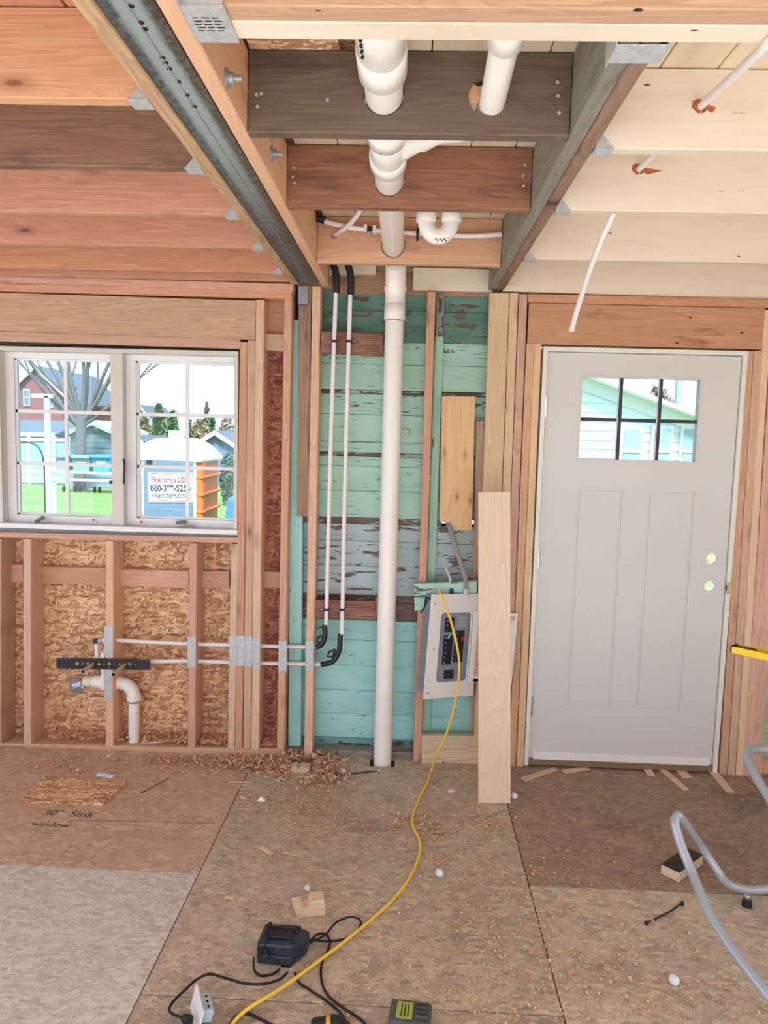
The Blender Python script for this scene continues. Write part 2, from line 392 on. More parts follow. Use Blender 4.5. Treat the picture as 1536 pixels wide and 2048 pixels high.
M_LEVEL = plain('yellow_level_paint', rgb(248, 218, 30), .4)
M_TUBE = plain('silver_painted_tube', rgb(176, 186, 198), .28, metal=.25)
M_RED = plain('red_plastic', rgb(196, 40, 56), .4)
M_TEAL = rgb(150, 212, 186)
UNDER = rgb(120, 84, 66)
TE = {
 'mid': paint_old('teal_siding_paint', rgb(178, 222, 202), UNDER, .10, .9),
 'mid2': paint_old('teal_siding_paint_worn', rgb(172, 218, 200), UNDER, .26, 1, seed=4),
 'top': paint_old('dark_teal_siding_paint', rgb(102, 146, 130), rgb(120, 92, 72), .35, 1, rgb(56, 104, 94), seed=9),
 'aqua': paint_old('aqua_siding_paint', rgb(170, 228, 224), UNDER, .1, .7, seed=2),
 'grey': paint_old('grey_blue_siding_paint', rgb(180, 202, 204), rgb(116, 84, 72), .34, .6, seed=5),
 'bare': paint_old('bare_scraped_siding', rgb(166, 186, 180), rgb(128, 92, 76), .8, .8, seed=7),
 'scar': paint_old('scraped_scar', rgb(170, 190, 182), rgb(104, 82, 70), .62, .9, seed=12),
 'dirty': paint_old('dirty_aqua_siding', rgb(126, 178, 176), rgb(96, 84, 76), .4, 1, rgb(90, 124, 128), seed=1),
 'trim': paint_old('green_trim_paint', rgb(168, 216, 188), UNDER, .15, .2, seed=3),
 'greytrim': paint_old('grey_scraped_trim', rgb(150, 156, 152), UNDER, .5, .3, seed=6),
}
def glass(name='window_glass', tint=(.97, 1, 1)):
    q = N(name); t = q.t; t.nodes.remove(q.b); o = t.nodes['Material Output']
    tr = q.n('ShaderNodeBsdfTransparent', {'Color': tint}); gl = q.n('ShaderNodeBsdfGlossy', {'Roughness': .01})
    fr = q.n('ShaderNodeFresnel', {'IOR': 1.45}); mx = q.n('ShaderNodeMixShader', {0: fr.outputs[0], 1: tr.outputs[0], 2: gl.outputs[0]})
    t.links.new(mx.outputs[0], o.inputs[0]); return q.m
M_GLASS = glass(tint=(.78, .88, .90))

# ================================================================== LARGE STRUCTURE
floor = MB().box(((XL+XR)/2, (YB+D+.12)/2, -.06), (XR-XL, D+.12-YB, .08)).build('floor', plain('floor_underlay', rgb(90, 74, 62), .9))
tag(floor, kind='structure')
FM = {
 'behind': subfloor('pale_bounce_floor', rgb(206, 206, 206), rgb(222, 222, 220), rgb(180, 178, 176), .1, .2),  # unseen floor kept pale grey to bounce neutral light upward
 'far_left': subfloor('plywood_far_left', rgb(198, 166, 142), rgb(210, 184, 160), rgb(166, 134, 112), .25),
 'near_left': subfloor('plywood_near_left', rgb(200, 194, 186), rgb(218, 212, 204), rgb(172, 162, 152), .12, .35),
 'mid': subfloor('subfloor_middle', rgb(186, 170, 150), rgb(206, 192, 170), rgb(142, 124, 108), .6),
 'mid_far': subfloor('subfloor_middle_by_wall', rgb(146, 114, 94), rgb(170, 140, 116), rgb(104, 78, 64), .6),
 'far_right': subfloor('subfloor_far_right', rgb(156, 132, 114), rgb(172, 148, 128), rgb(118, 98, 86), .6),
 'near_right': subfloor('subfloor_near_right', rgb(192, 176, 158), rgb(212, 198, 176), rgb(150, 132, 118), .6),
}
xa = (F(494, 1545).x + F(254, 2048).x)/2; xb = (F(1017, 1614).x + F(1130, 2048).x)/2
ya = F(200, 1737).y; yb = F(1250, 1778).y; yw = D+.1
hole = F(765, 1520)
def sheet(x0, x1, y0, y1, m, lab=None):
    g = .0022
    o = board('plywood_sheet', (x0+g, (y0+y1)/2, -.01), (x1-g, (y0+y1)/2, -.01), (0, 1, 0), y1-y0-2*g, .02, FM[m], floor, .0015)
    if lab: o['label'] = lab
    return o
sheet(XL, xa, ya, yw, 'far_left', 'reddish plywood floor sheet under the window wall')
sheet(XL, xa, ya-1.22, ya, 'near_left', 'pale grey swirled plywood floor sheet')
sheet(XL, xa, YB, ya-1.22, 'behind')
s_mid = sheet(xa, xb, ya-.6, yw, 'mid', 'tan subfloor sheet strewn with shavings')
cut(s_mid, [MB().box((hole.x, D-.01, 0), (.125, .115, .2)).build('cutter', None)])
sheet(xa, xb, ya-1.0, ya-.6, 'mid'); sheet(xa, xb, YB, ya-1.0, 'behind')
xc = xb + 1.22
sheet(xb, xc, yb, yw, 'far_right', 'dark brown subfloor sheet before the door')
sheet(xb, xc, yb-1.9, yb, 'near_right', 'tan subfloor sheet with dark scuffs')
sheet(xc, XR, yb-1.9, yw, 'far_right')
sheet(xb, XR, YB, yb-1.9, 'behind')

# other room sides, outside the frame: long walls with wide openings
M_WALLX = wood('side_wall_boards', rgb(226, 176, 136), rgb(180, 124, 90))
wl = MB()
wl.box((XL-.07, (YB-.6)/2, 1.3), (.14, -.6-YB, 2.6)); wl.box((XL-.07, (2.9+D+.14)/2, 1.3), (.14, D+.14-2.9, 2.6))
wl.box((XL-.07, 1.15, .25), (.14, 3.5, .5)); wl.box((XL-.07, 1.15, 2.42), (.14, 3.5, .26))
tag(wl.build('wall_left', W['fir']), kind='structure')
wr = MB(); wr.box((XR+.07, (YB+.9)/2, 1.3), (.14, .9-YB, 2.6)); wr.box((XR+.07, (2.3+D+.14)/2, 1.3), (.14, D+.14-2.3, 2.6))
wr.box((XR+.07, 1.6, .45), (.14, 1.4, .9)); wr.box((XR+.07, 1.6, 2.4), (.14, 1.4, .3))
tag(wr.build('wall_right', W['fir']), kind='structure')
wbk = MB(); wbk.box((XL+.3, YB-.07, 1.3), (.6, .14, 2.6)); wbk.box((XR-.3, YB-.07, 1.3), (.6, .14, 2.6)); wbk.box((-.2, YB-.07, 2.47), (5, .14, .2)); 
tag(wbk.build('wall_back', W['fir']), kind='structure')
portal((XL, 1.15, 1.4), (0, -PI/2, 0), 1.8, 3.5)
portal((XR, 1.6, 1.57), (0, PI/2, 0), 1.4, 1.4)
portal((-.2, YB, 1.2), (PI/2, 0, 0), 5, 2.4)
portal((-.2, (YB-.8)/2, 2.62), (0, 0, 0), 6.2, -.8-YB)

# ------------------------------------------------------------------ ceiling
YC = -.8       # ceiling cut open behind here, unseen, so sky and sun reach the floor
ceil = MB().box(((XL+XR)/2, (YC+D+.14)/2, ZC+.06), (XR-XL, D+.14-YC, .06)).build('ceiling', W['osb'])
tag(ceil, kind='structure')
def Zx(px, py): return F(px, py, HB)
xs0 = (Zx(129, 0).x+Zx(586.6, 567).x)/2          # packing plank, left edge
xs1 = (Zx(184, 0).x+Zx(588.7, 567).x)/2
xs1 = xs0+.038
xs2 = (Zx(318, 0).x+Zx(640, 574).x)/2
xs3 = (Zx(498, 264).x+Zx(631, 525).x)/2
xr0 = (Zx(975, 580).x+Zx(1140, 277).x)/2
xr2 = (Zx(1296, 123).x+Zx(1010, 582).x)/2
YM1, YM2, YM3 = Zx(498, 264).y, Zx(572, 412).y, Zx(631, 525).y
JH = ZC-HB
def jst(name, x0, x1, y, mat, lab=None, th=.038, h=None, z0=None):
    z0 = HB if z0 is None else z0; h = h or JH
    o = board(name, (x0, y+th/2, z0+h/2), (x1, y+th/2, z0+h/2), (0, 0, 1), h, th, mat, ceil, .003)
    if lab: o['label'] = lab
    return o
# subfloor above: cream planks run away from the camera; an OSB patch at the left of the middle bay
for i in range(26):
    x0 = xs3+.02+i*.137
    if x0 > XR-.14: break
    yy0 = YC if x0 > P(655, 85, 1.5).x else 1.93
    board('ceiling_plank', (x0+.0685, yy0, ZC+.012), (x0+.0685, D+.1, ZC+.012), (1, 0, 0), .134, .02, W['cream_plank'], ceil, .002)
o = MB().box(((xs3+P(655, 85, 1.62).x)/2+.005, 1.3, ZC+.012), (P(655, 85, 1.62).x-xs3, 1.26, .022)).build('osb_patch', W['osb'], ceil)
for i in range(14):
    board('ceiling_plank', (XL+.1+i*.195, YC, ZC+.012), (XL+.1+i*.195, D+.1, ZC+.012), (1, 0, 0), .19, .02, W['joist'], ceil, .002)
# left bay joists
LJ = [(275, 198), (380, 335), (455, 430), (509, 496), (550, 546)]
ys = [Zx(*p).y for p in LJ]
def hanger(x, y, side, parent, mat=M_GALV):
    m = MB(); s = side; t = .0016; L = .045
    m.box((x+s*L/2, y+.019, HB-.0025), (L, .046, t*2))
    for yy in (y-.0022, y+.0402):
        m.quadprism([(x, yy, HB-.003), (x+s*L, yy, HB-.003), (x+s*L*.3, yy, HB+.035), (x, yy, HB+.07)], (0, t, 0))
    m.box((x, y-.010, HB+.035), (t*1.5, .016, .07))
    return m.build('joist_hanger', mat, parent)
for i, y in enumerate([ys[0]-.8126, ys[0]-.4064]+ys+[D-.09]):
    mat = W['weathered'] if i == 3 else (W['joist_orange'] if i in (1, 2) else W['joist'])
    j = jst('joist', XL+.02, xs0-.001, y, mat, 'brown weathered ceiling joist with knots' if i == 3 else ('orange new ceiling joist' if i == 2 else None))
    if i < 7 and i != 1: hanger(xs0, y, -1, ceil)
# header doubled across the top of the frame
yh = Zx(600, 46).y
yH0, yH1, yH2 = Zx(800, 14).y, Zx(800, 46).y, Zx(800, 81).y
jst('header_joist', xs3+.002, XR, yH0, W['header'], 'brown front ply of the doubled header joist', th=yH1-yH0-.001)
jst('header_joist', xs3+.002, XR, yH1, W['cream'], 'cream painted ply of the doubled header joist', th=yH2-yH1)
# middle blocks
NB = {}
for k, (y, mat, lab, xe) in enumerate([(YM1, 'dark', 'dark grey weathered joist pierced by two drain pipes', xr0), (YM2, 'dark_red', 'dark reddish weathered joist pierced by one drain pipe', xr0), (YM3, 'orange', 'orange new joist carrying water lines', xr0)]):
    NB[k] = jst('joist', xs3+.002, xe-.002, y, W[mat], lab)
for y in (-.3, .5): jst('joist', xs3+.002, XR, y, W['cream'])
# right beam of two plies
xrm = (xr0+xr2)/2
board('beam_ply', ((xr0+xrm)/2, yH2+.004, HB+JH/2), ((xr0+xrm)/2, D+.03, HB+JH/2), (0, 0, 1), JH, xrm-xr0-.001, W['grey'], ceil)['label'] = 'grey weathered beam ply with wavy grain'
board('beam_ply', ((xrm+xr2)/2, yH2+.004, HB+JH/2), ((xrm+xr2)/2, D+.03, HB+JH/2), (0, 0, 1), JH-.002, xr2-xrm-.001, W['brown'], ceil)['label'] = 'brown weathered beam ply'
# right bay joists, cream painted
RJ = [Zx(1240, 297).y, Zx(1145, 420).y, Zx(1075, 518).y]
rj = []
for y in RJ:
    rj.append(jst('joist', xr2+.001, XR, y, W['cream'])); hanger(xr2, y, 1, ceil)
for k, pts_ in ((0, [(523, 188), (513, 190), (515, 214), (1115, 165), (1116, 192), (1118, 226), (655, 200)]), (1, [(588, 336), (586, 354), (589, 366), (1046, 352), (1047, 372), (1050, 330)])):
    for (px, py) in pts_:
        q = P(px, py, (YM1, YM2)[k]); MB().tube([q+Vector((0, -.0014, 0)), q+Vector((0, .002, 0))], .0042, 10).build('nail_head', M_GALV, NB[k])
# big saddle hangers: right beam onto the header, header onto the bearer
m = MB(); zz = HB-.003; yA = yH2+.001
m.box(((xr0+xr2)/2+.005, yA+.032, zz), (xr2-xr0+.02, .062, .003)); m.box((xr0-.003, yA+.04, HB+.06), (.002, .08, .13)); m.box((xr2+.012, yA+.03, HB+.03), (.002, .06, .07))
m.build('beam_hanger', M_GALV, ceil)['label'] = 'galvanised beam hanger on the header'
m = MB(); yq = (yH0+yH2)/2; m.box((xs3+.038, yq, HB-.003), (.075, yH2-yH0+.01, .003)); m.box((xs3+.038, yH0-.003, HB+.03), (.07, .002, .07)); m.box((xs3+.002, yH0-.025, HB+.05), (.003, .05, .11))
m.build('beam_hanger', M_GALV, ceil)['label'] = 'galvanised hanger with printed label under header end'
mk = MB()
for r_ in range(5):
    for c_ in range(3): mk.box((xs3+.018+c_*.017+(r_ % 2)*.003, yq-.024+r_*.010, HB-.0049), (.011+.003*((r_+c_) % 2), .0022, .0004))
mk.build('print', M_DARK, ceil)

# steel beam with its lumber packing
sb = T('steel_beam', 'long steel I-beam with worn mill scale packed between lumber', 'beam', ((xs1+xs2)/2, D/2, HB))
xm = (xs1+xs2)/2; fw = xs2-xs1-.003; yl = YB+.05; yr = D-.045
def sbox(name, c, d, mat): return MB().box(c, d).build(name, mat, sb, .0015)
sbox('bottom_flange', (xm, (yl+yr)/2, HB+.006), (fw, yr-yl, .011), M_STEEL)
sbox('web', (xm, (yl+yr)/2, HB+.1), (.008, yr-yl, .17), M_STEEL)
sbox('top_flange', (xm, (yl+yr)/2, HB+.19), (fw, yr-yl, .011), M_STEEL)
random.seed(3)
pt = []; y = 1.0
while y < yr-.02: pt.append((xm+random.uniform(-.0008, .0008), y, HB-.0002)); y += .03
MB().tube(pt, [random.uniform(.0011, .0019) for _ in pt], 6).build('weld_bead', M_GREYST, sb)
pts = MB()
for (px, py) in [(325, 115), (331, 125), (339, 137), (357, 163), (374, 190), (389, 213), (262, 12), (282, 45), (290, 58)]:
    q = Zx(px, py); pts.tube([(q.x, q.y, HB+.002), (q.x, q.y, HB-.0012)], .0055, 10)
pts.build('bolt_hole', M_DARK, sb)
board('packing_plank', (xs0+.019, YB+.05, HB+.09), (xs0+.019, D-.03, HB+.09), (0, 0, 1), .19, .037, W['plank'], ceil)['label'] = 'dusty pale packing plank beside the steel beam'
board('bearer', ((xs2+xs3)/2, YB+.05, HB+JH/2), ((xs2+xs3)/2, D+.02, HB+JH/2), (0, 0, 1), JH, xs3-xs2-.001, W['bearer'], ceil)['label'] = 'bright orange bearer bolted to the steel beam'
for (px, py, y) in [(483, 157, 1.62), (572, 308, 2.12), (497, 300, 2.0)][:2]:
    q = P(px, py, y); z = q.z
    b = MB(); b.tube([(xs3, y, z), (xs3+.004, y, z)], .019, 20); wsh = b.build('washer', M_GREYST, None)
    bt = tag(wsh, 'grey washer and nut of a through bolt on bearer, %s' % ('nearer of two' if y < 1.9 else 'farther of two'), 'bolt', group='through bolts in the bearer')
    wsh.name = 'bolt'
    MB().tube([(xs3+.004, y, z), (xs3+.016, y, z)], .012, 6).build('nut', M_GREYST, wsh)
    MB().tube([(xs3+.016, y, z), (xs3+.034, y, z)], .0062, 12).build('shank', M_GREYST, wsh)

# ------------------------------------------------------------------ front wall, left bay (2x6, OSB outside)
YO = D+.14
wx0, wx1 = P(-60, 880, D).x, P(478, 880, D).x; wz0, wz1 = P(240, 1067, D).z, P(240, 697, D).z
xcor = P(584, 900, D).x
wf = MB()
wf.box(((XL+wx0)/2, YO+.008, 1.25), (wx0-XL, .015, 2.5)); wf.box(((wx1+xcor)/2, YO+.008, 1.25), (xcor-wx1, .015, 2.5))
wf.box(((wx0+wx1)/2, YO+.008, wz0/2-.02), (wx1-wx0, .015, wz0-.04)); wf.box(((wx0+wx1)/2, YO+.008, (wz1+2.5)/2+.02), (wx1-wx0, .015, 2.5-wz1-.04))
wf = wf.build('wall_front', W['osb']); tag(wf, kind='structure')
def st(*a, name='stud', dep=.139, mat='fir', Y=D, lab=None):
    o = vb(name, *a, Y, dep, W[mat], wf)
    if lab: o['label'] = lab
    return o
def hz(*a, name='plate', dep=.139, mat='fir', Y=D, lab=None):
    o = hb(name, *a, Y, dep, W[mat], wf)
    if lab: o['label'] = lab
    return o
hz(-420, 536, 554, 586, 568, 582, name='top_plate', mat='fir_pink'); hz(-420, 554, 572, 583, 582, 597, name='top_plate', mat='fir_pink')
hz(-420, 571, 648, 511, 601, 679, name='header', mat='header', lab='wide fir header above the window')
hz(-420, 648, 669, 480, 678, 697, name='header_plate', mat='fir_pink')
hz(-420, 1054, 1066, 477, 1075, 1087, name='rough_sill', mat='fir_pink')
hz(-420, 1477, 1491, 567, 1500, 1511, name='bottom_plate', mat='fir')
# stuff over the left joist ends: rim
board('rim_joist', (XL, D+.11, HB+JH/2+.005), (xs3, D+.11, HB+JH/2+.005), (0, 0, 1), JH, .03, W['fir_pink'], wf)
for k, (l, r, yt) in enumerate([(-282, -267, 1071), (-148, -133, 1074), (-14, 2, 1077)]): st(l, r, yt, l, r, 1484+k, name='cripple_stud')
st(46, 62, 1078, 46.5, 62.5, 1489, name='cripple_stud'); st(211, 226.5, 1082, 211, 226.5, 1493, name='cripple_stud')
st(379, 394, 1087, 375, 390, 1497, name='cripple_stud', mat='fir_pink')
st(462, 476.5, 1088, 455, 469, 1499, name='cripple_stud', mat='pine')
st(479.7, 494.8, 684, 469.5, 484.8, 1499, name='jack_stud', mat='fir_pink'); st(495.3, 511, 681, 485.6, 501.5, 1500, name='jack_stud')
st(511.7, 528.5, 600, 502, 518, 1500, name='king_stud'); st(569, 584, 598, 553, 568.5, 1501, name='corner_stud', mat='fir_pink')
st(-430, -414, 600, -430, -414, 1480, name='king_stud')
for (a, b, c, d, e, f) in [(-133, 1124, 1161, -14, 1127, 1164), (2, 1128, 1165, 46, 1129, 1165), (62.5, 1132, 1168, 211, 1135, 1170), (226.5, 1138, 1173, 377, 1142, 1177), (392, 1142, 1176, 458, 1143, 1177)]:
    hz(a, b, c, d, e, f, name='blocking', dep=.036, Y=D+.10, mat='fir_pink')
hz(517, 1142, 1176, 560, 1144, 1177, name='blocking', dep=.036, Y=D+.10)
hz(528, 666, 701, 569, 669, 703, name='blocking', dep=.036, Y=D+.06, mat='fir')
hz(520, 598, 668, 575, 600, 670, name='recessed_header', dep=.036, Y=D+.1, mat='header')
o = MB().box((P(545, 1050, YO).x, YO-.006, (P(545, 700, YO).z+P(545, 1500, YO).z)/2), (.17, .004, P(545, 705, YO).z-P(545, 1500, YO).z)).build('osb_strip', W['osb_red'], wf)
for t_, (px, py) in zip(['TH', '16.20', 'S.', 'KED'], [(551, 783), (551, 796), (544, 806), (551, 817)]):
    q = P(px, py, YO-.009); text('stamp', t_, .026, Matrix.Translation(q) @ FACE, plain('stamp_ink', rgb(92, 48, 44), .8), wf, .0002)

# ------------------------------------------------------------------ middle bay: old teal siding and studs
YS = D+.115
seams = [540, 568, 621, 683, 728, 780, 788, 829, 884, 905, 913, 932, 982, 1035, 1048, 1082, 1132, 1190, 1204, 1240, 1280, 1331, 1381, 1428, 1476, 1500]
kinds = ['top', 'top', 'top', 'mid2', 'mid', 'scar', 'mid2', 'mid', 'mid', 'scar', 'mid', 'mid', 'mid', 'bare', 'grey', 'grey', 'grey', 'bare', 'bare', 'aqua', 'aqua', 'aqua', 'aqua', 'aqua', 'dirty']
random.seed(5)
X0, X1 = P(580, 1000, YS).x, P(1030, 1000, YS).x
gx0, gx1 = P(884, 1040, YS).x, P(899, 1040, YS).x
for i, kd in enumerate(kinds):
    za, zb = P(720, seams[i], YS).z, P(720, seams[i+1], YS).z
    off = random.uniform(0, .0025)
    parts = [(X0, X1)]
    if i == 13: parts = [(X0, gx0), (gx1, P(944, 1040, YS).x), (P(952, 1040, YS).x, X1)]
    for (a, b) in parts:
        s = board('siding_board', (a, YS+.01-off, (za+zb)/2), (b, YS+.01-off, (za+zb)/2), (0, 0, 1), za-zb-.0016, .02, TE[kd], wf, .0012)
    if kd in ('scar',): s['label'] = 'narrow scraped scar between siding boards'
    if kd in ('bare', 'grey', 'top', 'dirty'): s['label'] = {'bare': 'scraped bare siding board', 'grey': 'grey blue painted siding board', 'top': 'dark stained teal siding board', 'dirty': 'dirty lowest siding board'}[kd]
board('backing', (X0, YS+.03, 1.95), (X1, YS+.03, 1.95), (0, 0, 1), 1.2, .012, M_DARK, wf); board('backing', (X0, YS+.03, .55), (X1, YS+.03, .55), (0, 0, 1), 1.3, .012, M_DARK, wf)
# right end siding beyond the door framing
RX0 = P(1512, 1400, YS).x
zz = 0.0; k = 0
while zz < 2.3:
    board('siding_board', (RX0, YS+.01, zz+.06), (XR, YS+.01, zz+.06), (0, 0, 1), .1204, .02, TE[['aqua', 'mid', 'mid2', 'aqua'][k % 4]], wf, .002); zz += .121; k += 1
board('mudsill', (X0, D+.085, .014), (X1, D+.085, .014), (0, 1, 0), .085, .03, W['grey'], wf)
board('mudsill', (RX0, D+.085, .03), (XR, D+.085, .03), (0, 1, 0), .12, .06, W['fir'], wf)
def paint(a, Y, dep, mat, name, lab=None):
    o = vb(name, *a, Y, dep, mat, wf)
    if lab: o['label'] = lab
    return o
paint((585, 604, 640, 572, 606, 1503), D+.07, .04, TE['aqua'], 'corner_board', 'aqua painted corner board')
paint((597, 622, 610, 594, 619, 1033), D+.045, .024, W['old'], 'old_plank', 'old rough brown vertical plank')
paint((595, 617, 572, 595, 617, 609), D+.05, .02, M_GREYST, 'steel_plate', 'grey steel plate under beam end')
paint((617, 623, 572, 617, 623, 612), D+.05, .02, W['old'], 'old_plank')
paint((586, 594, 570, 586, 594, 648), D+.08, .03, M_BLACK2, 'shim', 'dark strip behind corner stud')
st(625, 641, 573, 607.5, 625, 1513, name='stud', dep=.089, mat='fir', lab='orange stud left of the water pipes')
st(855, 871.5, 584, 826, 842, 1523, name='stud', dep=.07, mat='fir_pink', lab='thin stud right of the white drain stack')
paint((872.5, 889, 590, 871, 886.5, 672), D+.083, .03, TE['greytrim'], 'trim_board', 'scraped grey upper trim board')
paint((871, 886.5, 673, 843, 861, 1468), D+.083, .03, TE['trim'], 'trim_board', 'pale green vertical trim board')
paint((980, 1018.5, 586, 946, 984, 1528), D, .038, W['pine'], 'stud', 'flat knotty stud left of the door framing')
paint((952, 969, 842, 940, 957, 1470), D+.083, .03, W['fir_pink'], 'batten', 'narrow brown batten behind pine board')
hz(843, 1471, 1526, 957, 1473, 1530, name='blocking', dep=.04, mat='treated', lab='pale treated block on floor under panel')
ib = [hz(641, 661, 706, 766, 669, 710, name='blocking', dep=.038, mat='incised', lab='grooved treated block behind the water pipes, upper'),
      hz(629, 1199, 1237, 750, 1202, 1240, name='blocking', dep=.038, mat='incised', lab='grooved treated block behind the water pipes, lower')]
paint((722, 766, 706, 722, 766, 712), D+.045, .05, W['fir_pink'], 'block_offcut'); paint((750, 756, 1198, 748, 754, 1236), D+.02, .05, W['fir_pink'], 'block_offcut')
# scraps of cream board at the top, rims
paint((655, 752, 528, 655, 752, 549), D+.07, .03, W['cream'], 'rim_scrap', 'cream painted rim scrap')
hz(826, 534, 580, 985, 538, 584, name='rim_board', dep=.03, Y=D+.06, mat='cream', lab='cream painted rim board')
hz(1008, 500, 583, 1640, 520, 603, name='rim_joist', dep=.036, Y=D+.02, mat='cream')
board('rim_joist', (xs3, D+.11, HB+JH/2), (XR, D+.11, HB+JH/2), (0, 0, 1), JH+.04, .02, W['old'], wf)

# ------------------------------------------------------------------ right bay: door framing
st(1019.5, 1037.5, 586, 985, 1001, 1531, mat='pine'); st(1038, 1056, 588, 1001.5, 1016, 1532, mat='fir_pink')
st(1053.5, 1068, 688, 1016.5, 1032, 1533, name='jack_stud'); st(1068.5, 1083, 688, 1032.5, 1047.5, 1534, name='jack_stud', mat='pine')
hz(1056.5, 587, 604.5, 1640, 600, 618, name='top_plate', mat='headerR'); hz(1056.5, 605, 688, 1527, 616.5, 699, name='header', mat='headerR', dep=.12, lab='wide orange header above the door')
st(1492, 1508, 702, 1439, 1454, 1555, name='jack_stud', mat='fir_pink'); st(1508.5, 1524.5, 702, 1454.5, 1471, 1555, name='jack_stud')
st(1529, 1545, 620, 1471.5, 1486, 1556, mat='pine'); st(1546, 1590, 620, 1486.5, 1520, 1558, mat='fir_pink', dep=.1)
hz(1590, 604, 700, 1700, 607, 704, name='header', mat='headerR', dep=.1)

board('leak_backing', (P(1000, 1000, D).x, D+.128, 1.2), (P(1072, 1000, D).x, D+.128, 1.2), (0, 0, 1), 2.3, .012, W['osb'], wf)  # unseen backing added to close a light slit in the door framing
board('leak_backing', (P(1478, 1000, D).x, D+.138, 1.2), (P(1540, 1000, D).x, D+.138, 1.2), (0, 0, 1), 2.3, .008, W['osb'], wf)
# ------------------------------------------------------------------ window_1
win = T('window_1', None, None, P(240, 880, D), kind='structure')
WY = D+.015
def wbar(name, x0, y0, x1, y1, Y, dep, mat=M_WHITE, parent=None, bev=.002):
    a, b, c, d = P(x0, y0, Y), P(x1, y0, Y), P(x1, y1, Y), P(x0, y1, Y)
    xx0, xx1 = (a.x+d.x)/2, (b.x+c.x)/2; z1, z0 = (a.z+b.z)/2, (c.z+d.z)/2
    return MB().box(((xx0+xx1)/2, Y+dep/2, (z0+z1)/2), (xx1-xx0, dep, z1-z0)).build(name, mat, parent or win, bev)
wl_, wr_ = P(-4, 880, WY).x, P(476.5, 880, WY).x
wt_, wb_ = P(238, 697.5, WY).z, P(238, 1061, WY).z
def fr(name, x0, x1, z0, z1, y, dep, mat=M_WHITE, parent=None, bev=.002):
    return MB().box(((x0+x1)/2, y+dep/2, (z0+z1)/2), (x1-x0, dep, z1-z0)).build(name, mat, parent or win, bev)
M_WFR = plain('window_frame_cream', rgb(214, 212, 204), .4)
fr('head_jamb', wl_, wr_, wt_-.022, wt_, WY-.01, .13, M_WFR); fr('sill_board', wl_-.005, wr_+.005, wb_, wb_+.024, WY-.03, .15, M_WHITE)
fr('side_jamb', wl_, wl_+.02, wb_+.024, wt_-.022, WY-.01, .13, M_WFR); fr('side_jamb', wr_-.02, wr_, wb_+.024, wt_-.022, WY-.01, .13, M_WFR)
mx0, mx1 = P(222, 880, WY).x, P(246.5, 880, WY).x
fr('mullion', mx0, mx1, wb_+.024, wt_-.022, WY, .12, M_WFR)
SY = WY+.045
for s_, (a, b) in enumerate([(wl_+.02, mx0), (mx1, wr_-.02)]):
    z0, z1 = wb_+.024, wt_-.022
    gx = .047 if s_ == 0 else .052
    ga, gb = a+gx*.9, b-(.006 if s_ == 0 else .006)
    g0, g1 = z0+.036, z1-.030
    sh = fr('sash_rail', a, b, z0, g0, SY, .045)
    fr('sash_rail', a, b, g1, z1, SY, .045); fr('sash_stile', a, ga, g0, g1, SY, .045); fr('sash_stile', gb, b, g0, g1, SY, .045)
    # stepped inner bead
    for (c, d_, e, f_) in [(ga, ga+.012, g0, g1), (ga, gb, g0, g0+.010), (ga, gb, g1-.010, g1)]:
        fr('glazing_bead', c, d_, e, f_, SY+.012, .02)
    xm_ = (ga+gb)/2+.004; hs_ = [g0+(g1-g0)*.333, g0+(g1-g0)*.667]
    fr('muntin', xm_-.009, xm_+.009, g0, g1, SY+.014, .012)
    for hz_ in hs_: fr('muntin', ga, gb, hz_-.009, hz_+.009, SY+.012, .012)
    xs_ = [ga, xm_, gb]; zs_ = [g0]+hs_+[g1]
    for i in range(2):
        for j in range(3):
            MB().box(((xs_[i]+xs_[i+1])/2, SY+.024, (zs_[j]+zs_[j+1])/2), (xs_[i+1]-xs_[i], .004, zs_[j+1]-zs_[j])).build('pane', M_GLASS, win)
# black strip stands for the shaded head gap; grey fill added at foot
fr('gap_strip', wl_-.05, wr_+.01, wt_+.001, wt_+.012, D+.03, .1, M_BLACK2)
fr('gap_strip', wl_-.3, wr_+.01, P(238, 1072, D).z, wb_-.001, D+.02, .11, plain('grey_gap_fill', rgb(120, 130, 136), .5))
MG = plain('crank_grey', rgb(96, 102, 108), .4)
for (px, py) in [(90, 1040), (372, 1046)]:
    q = P(px, py+5, SY-.01); q.y = SY-.005
    m = MB(); m.box((q.x, q.y-.006, q.z-.012), (.085, .022, .012)); m.box((q.x+.018, q.y-.012, q.z-.004), (.05, .016, .010))
    cr = m.build('crank_base', plain('crank_silver', rgb(168, 172, 176), .35, .4), win, .003)
    MB().box((q.x-.02, q.y-.02, q.z+.016), (.052, .012, .016), Matrix.Rotation(-.6 if px < 200 else -.1, 3, 'Y')).build('crank_handle', MG, cr, .003)
for (px, py) in [(187, 1040), (283, 1044)]:
    q = P(px, py, SY-.002); stc = MB().box(q, (.026, .001, .028)).build('sticker', plain('sticker_white', rgb(240, 240, 236), .5), win)
    MB().box(q+Vector((0, -.0008, 0)), (.012, .0006, .010), Matrix.Rotation(.6, 3, 'Y')).build('sticker_mark', M_RED, stc)
a = P(246.5, 920, WY-.003); MB().tube(smooth([P(247, 918, WY-.006), P(249, 930, WY-.012), P(248, 948, WY-.012), P(247.5, 968, WY-.008)]), [.005]*19, 8).build('sash_lock', M_BLACK, win)
MB().box(P(221, 964, WY-.003), (.012, .01, .018)).build('sash_lock', M_BLACK, win, .002)

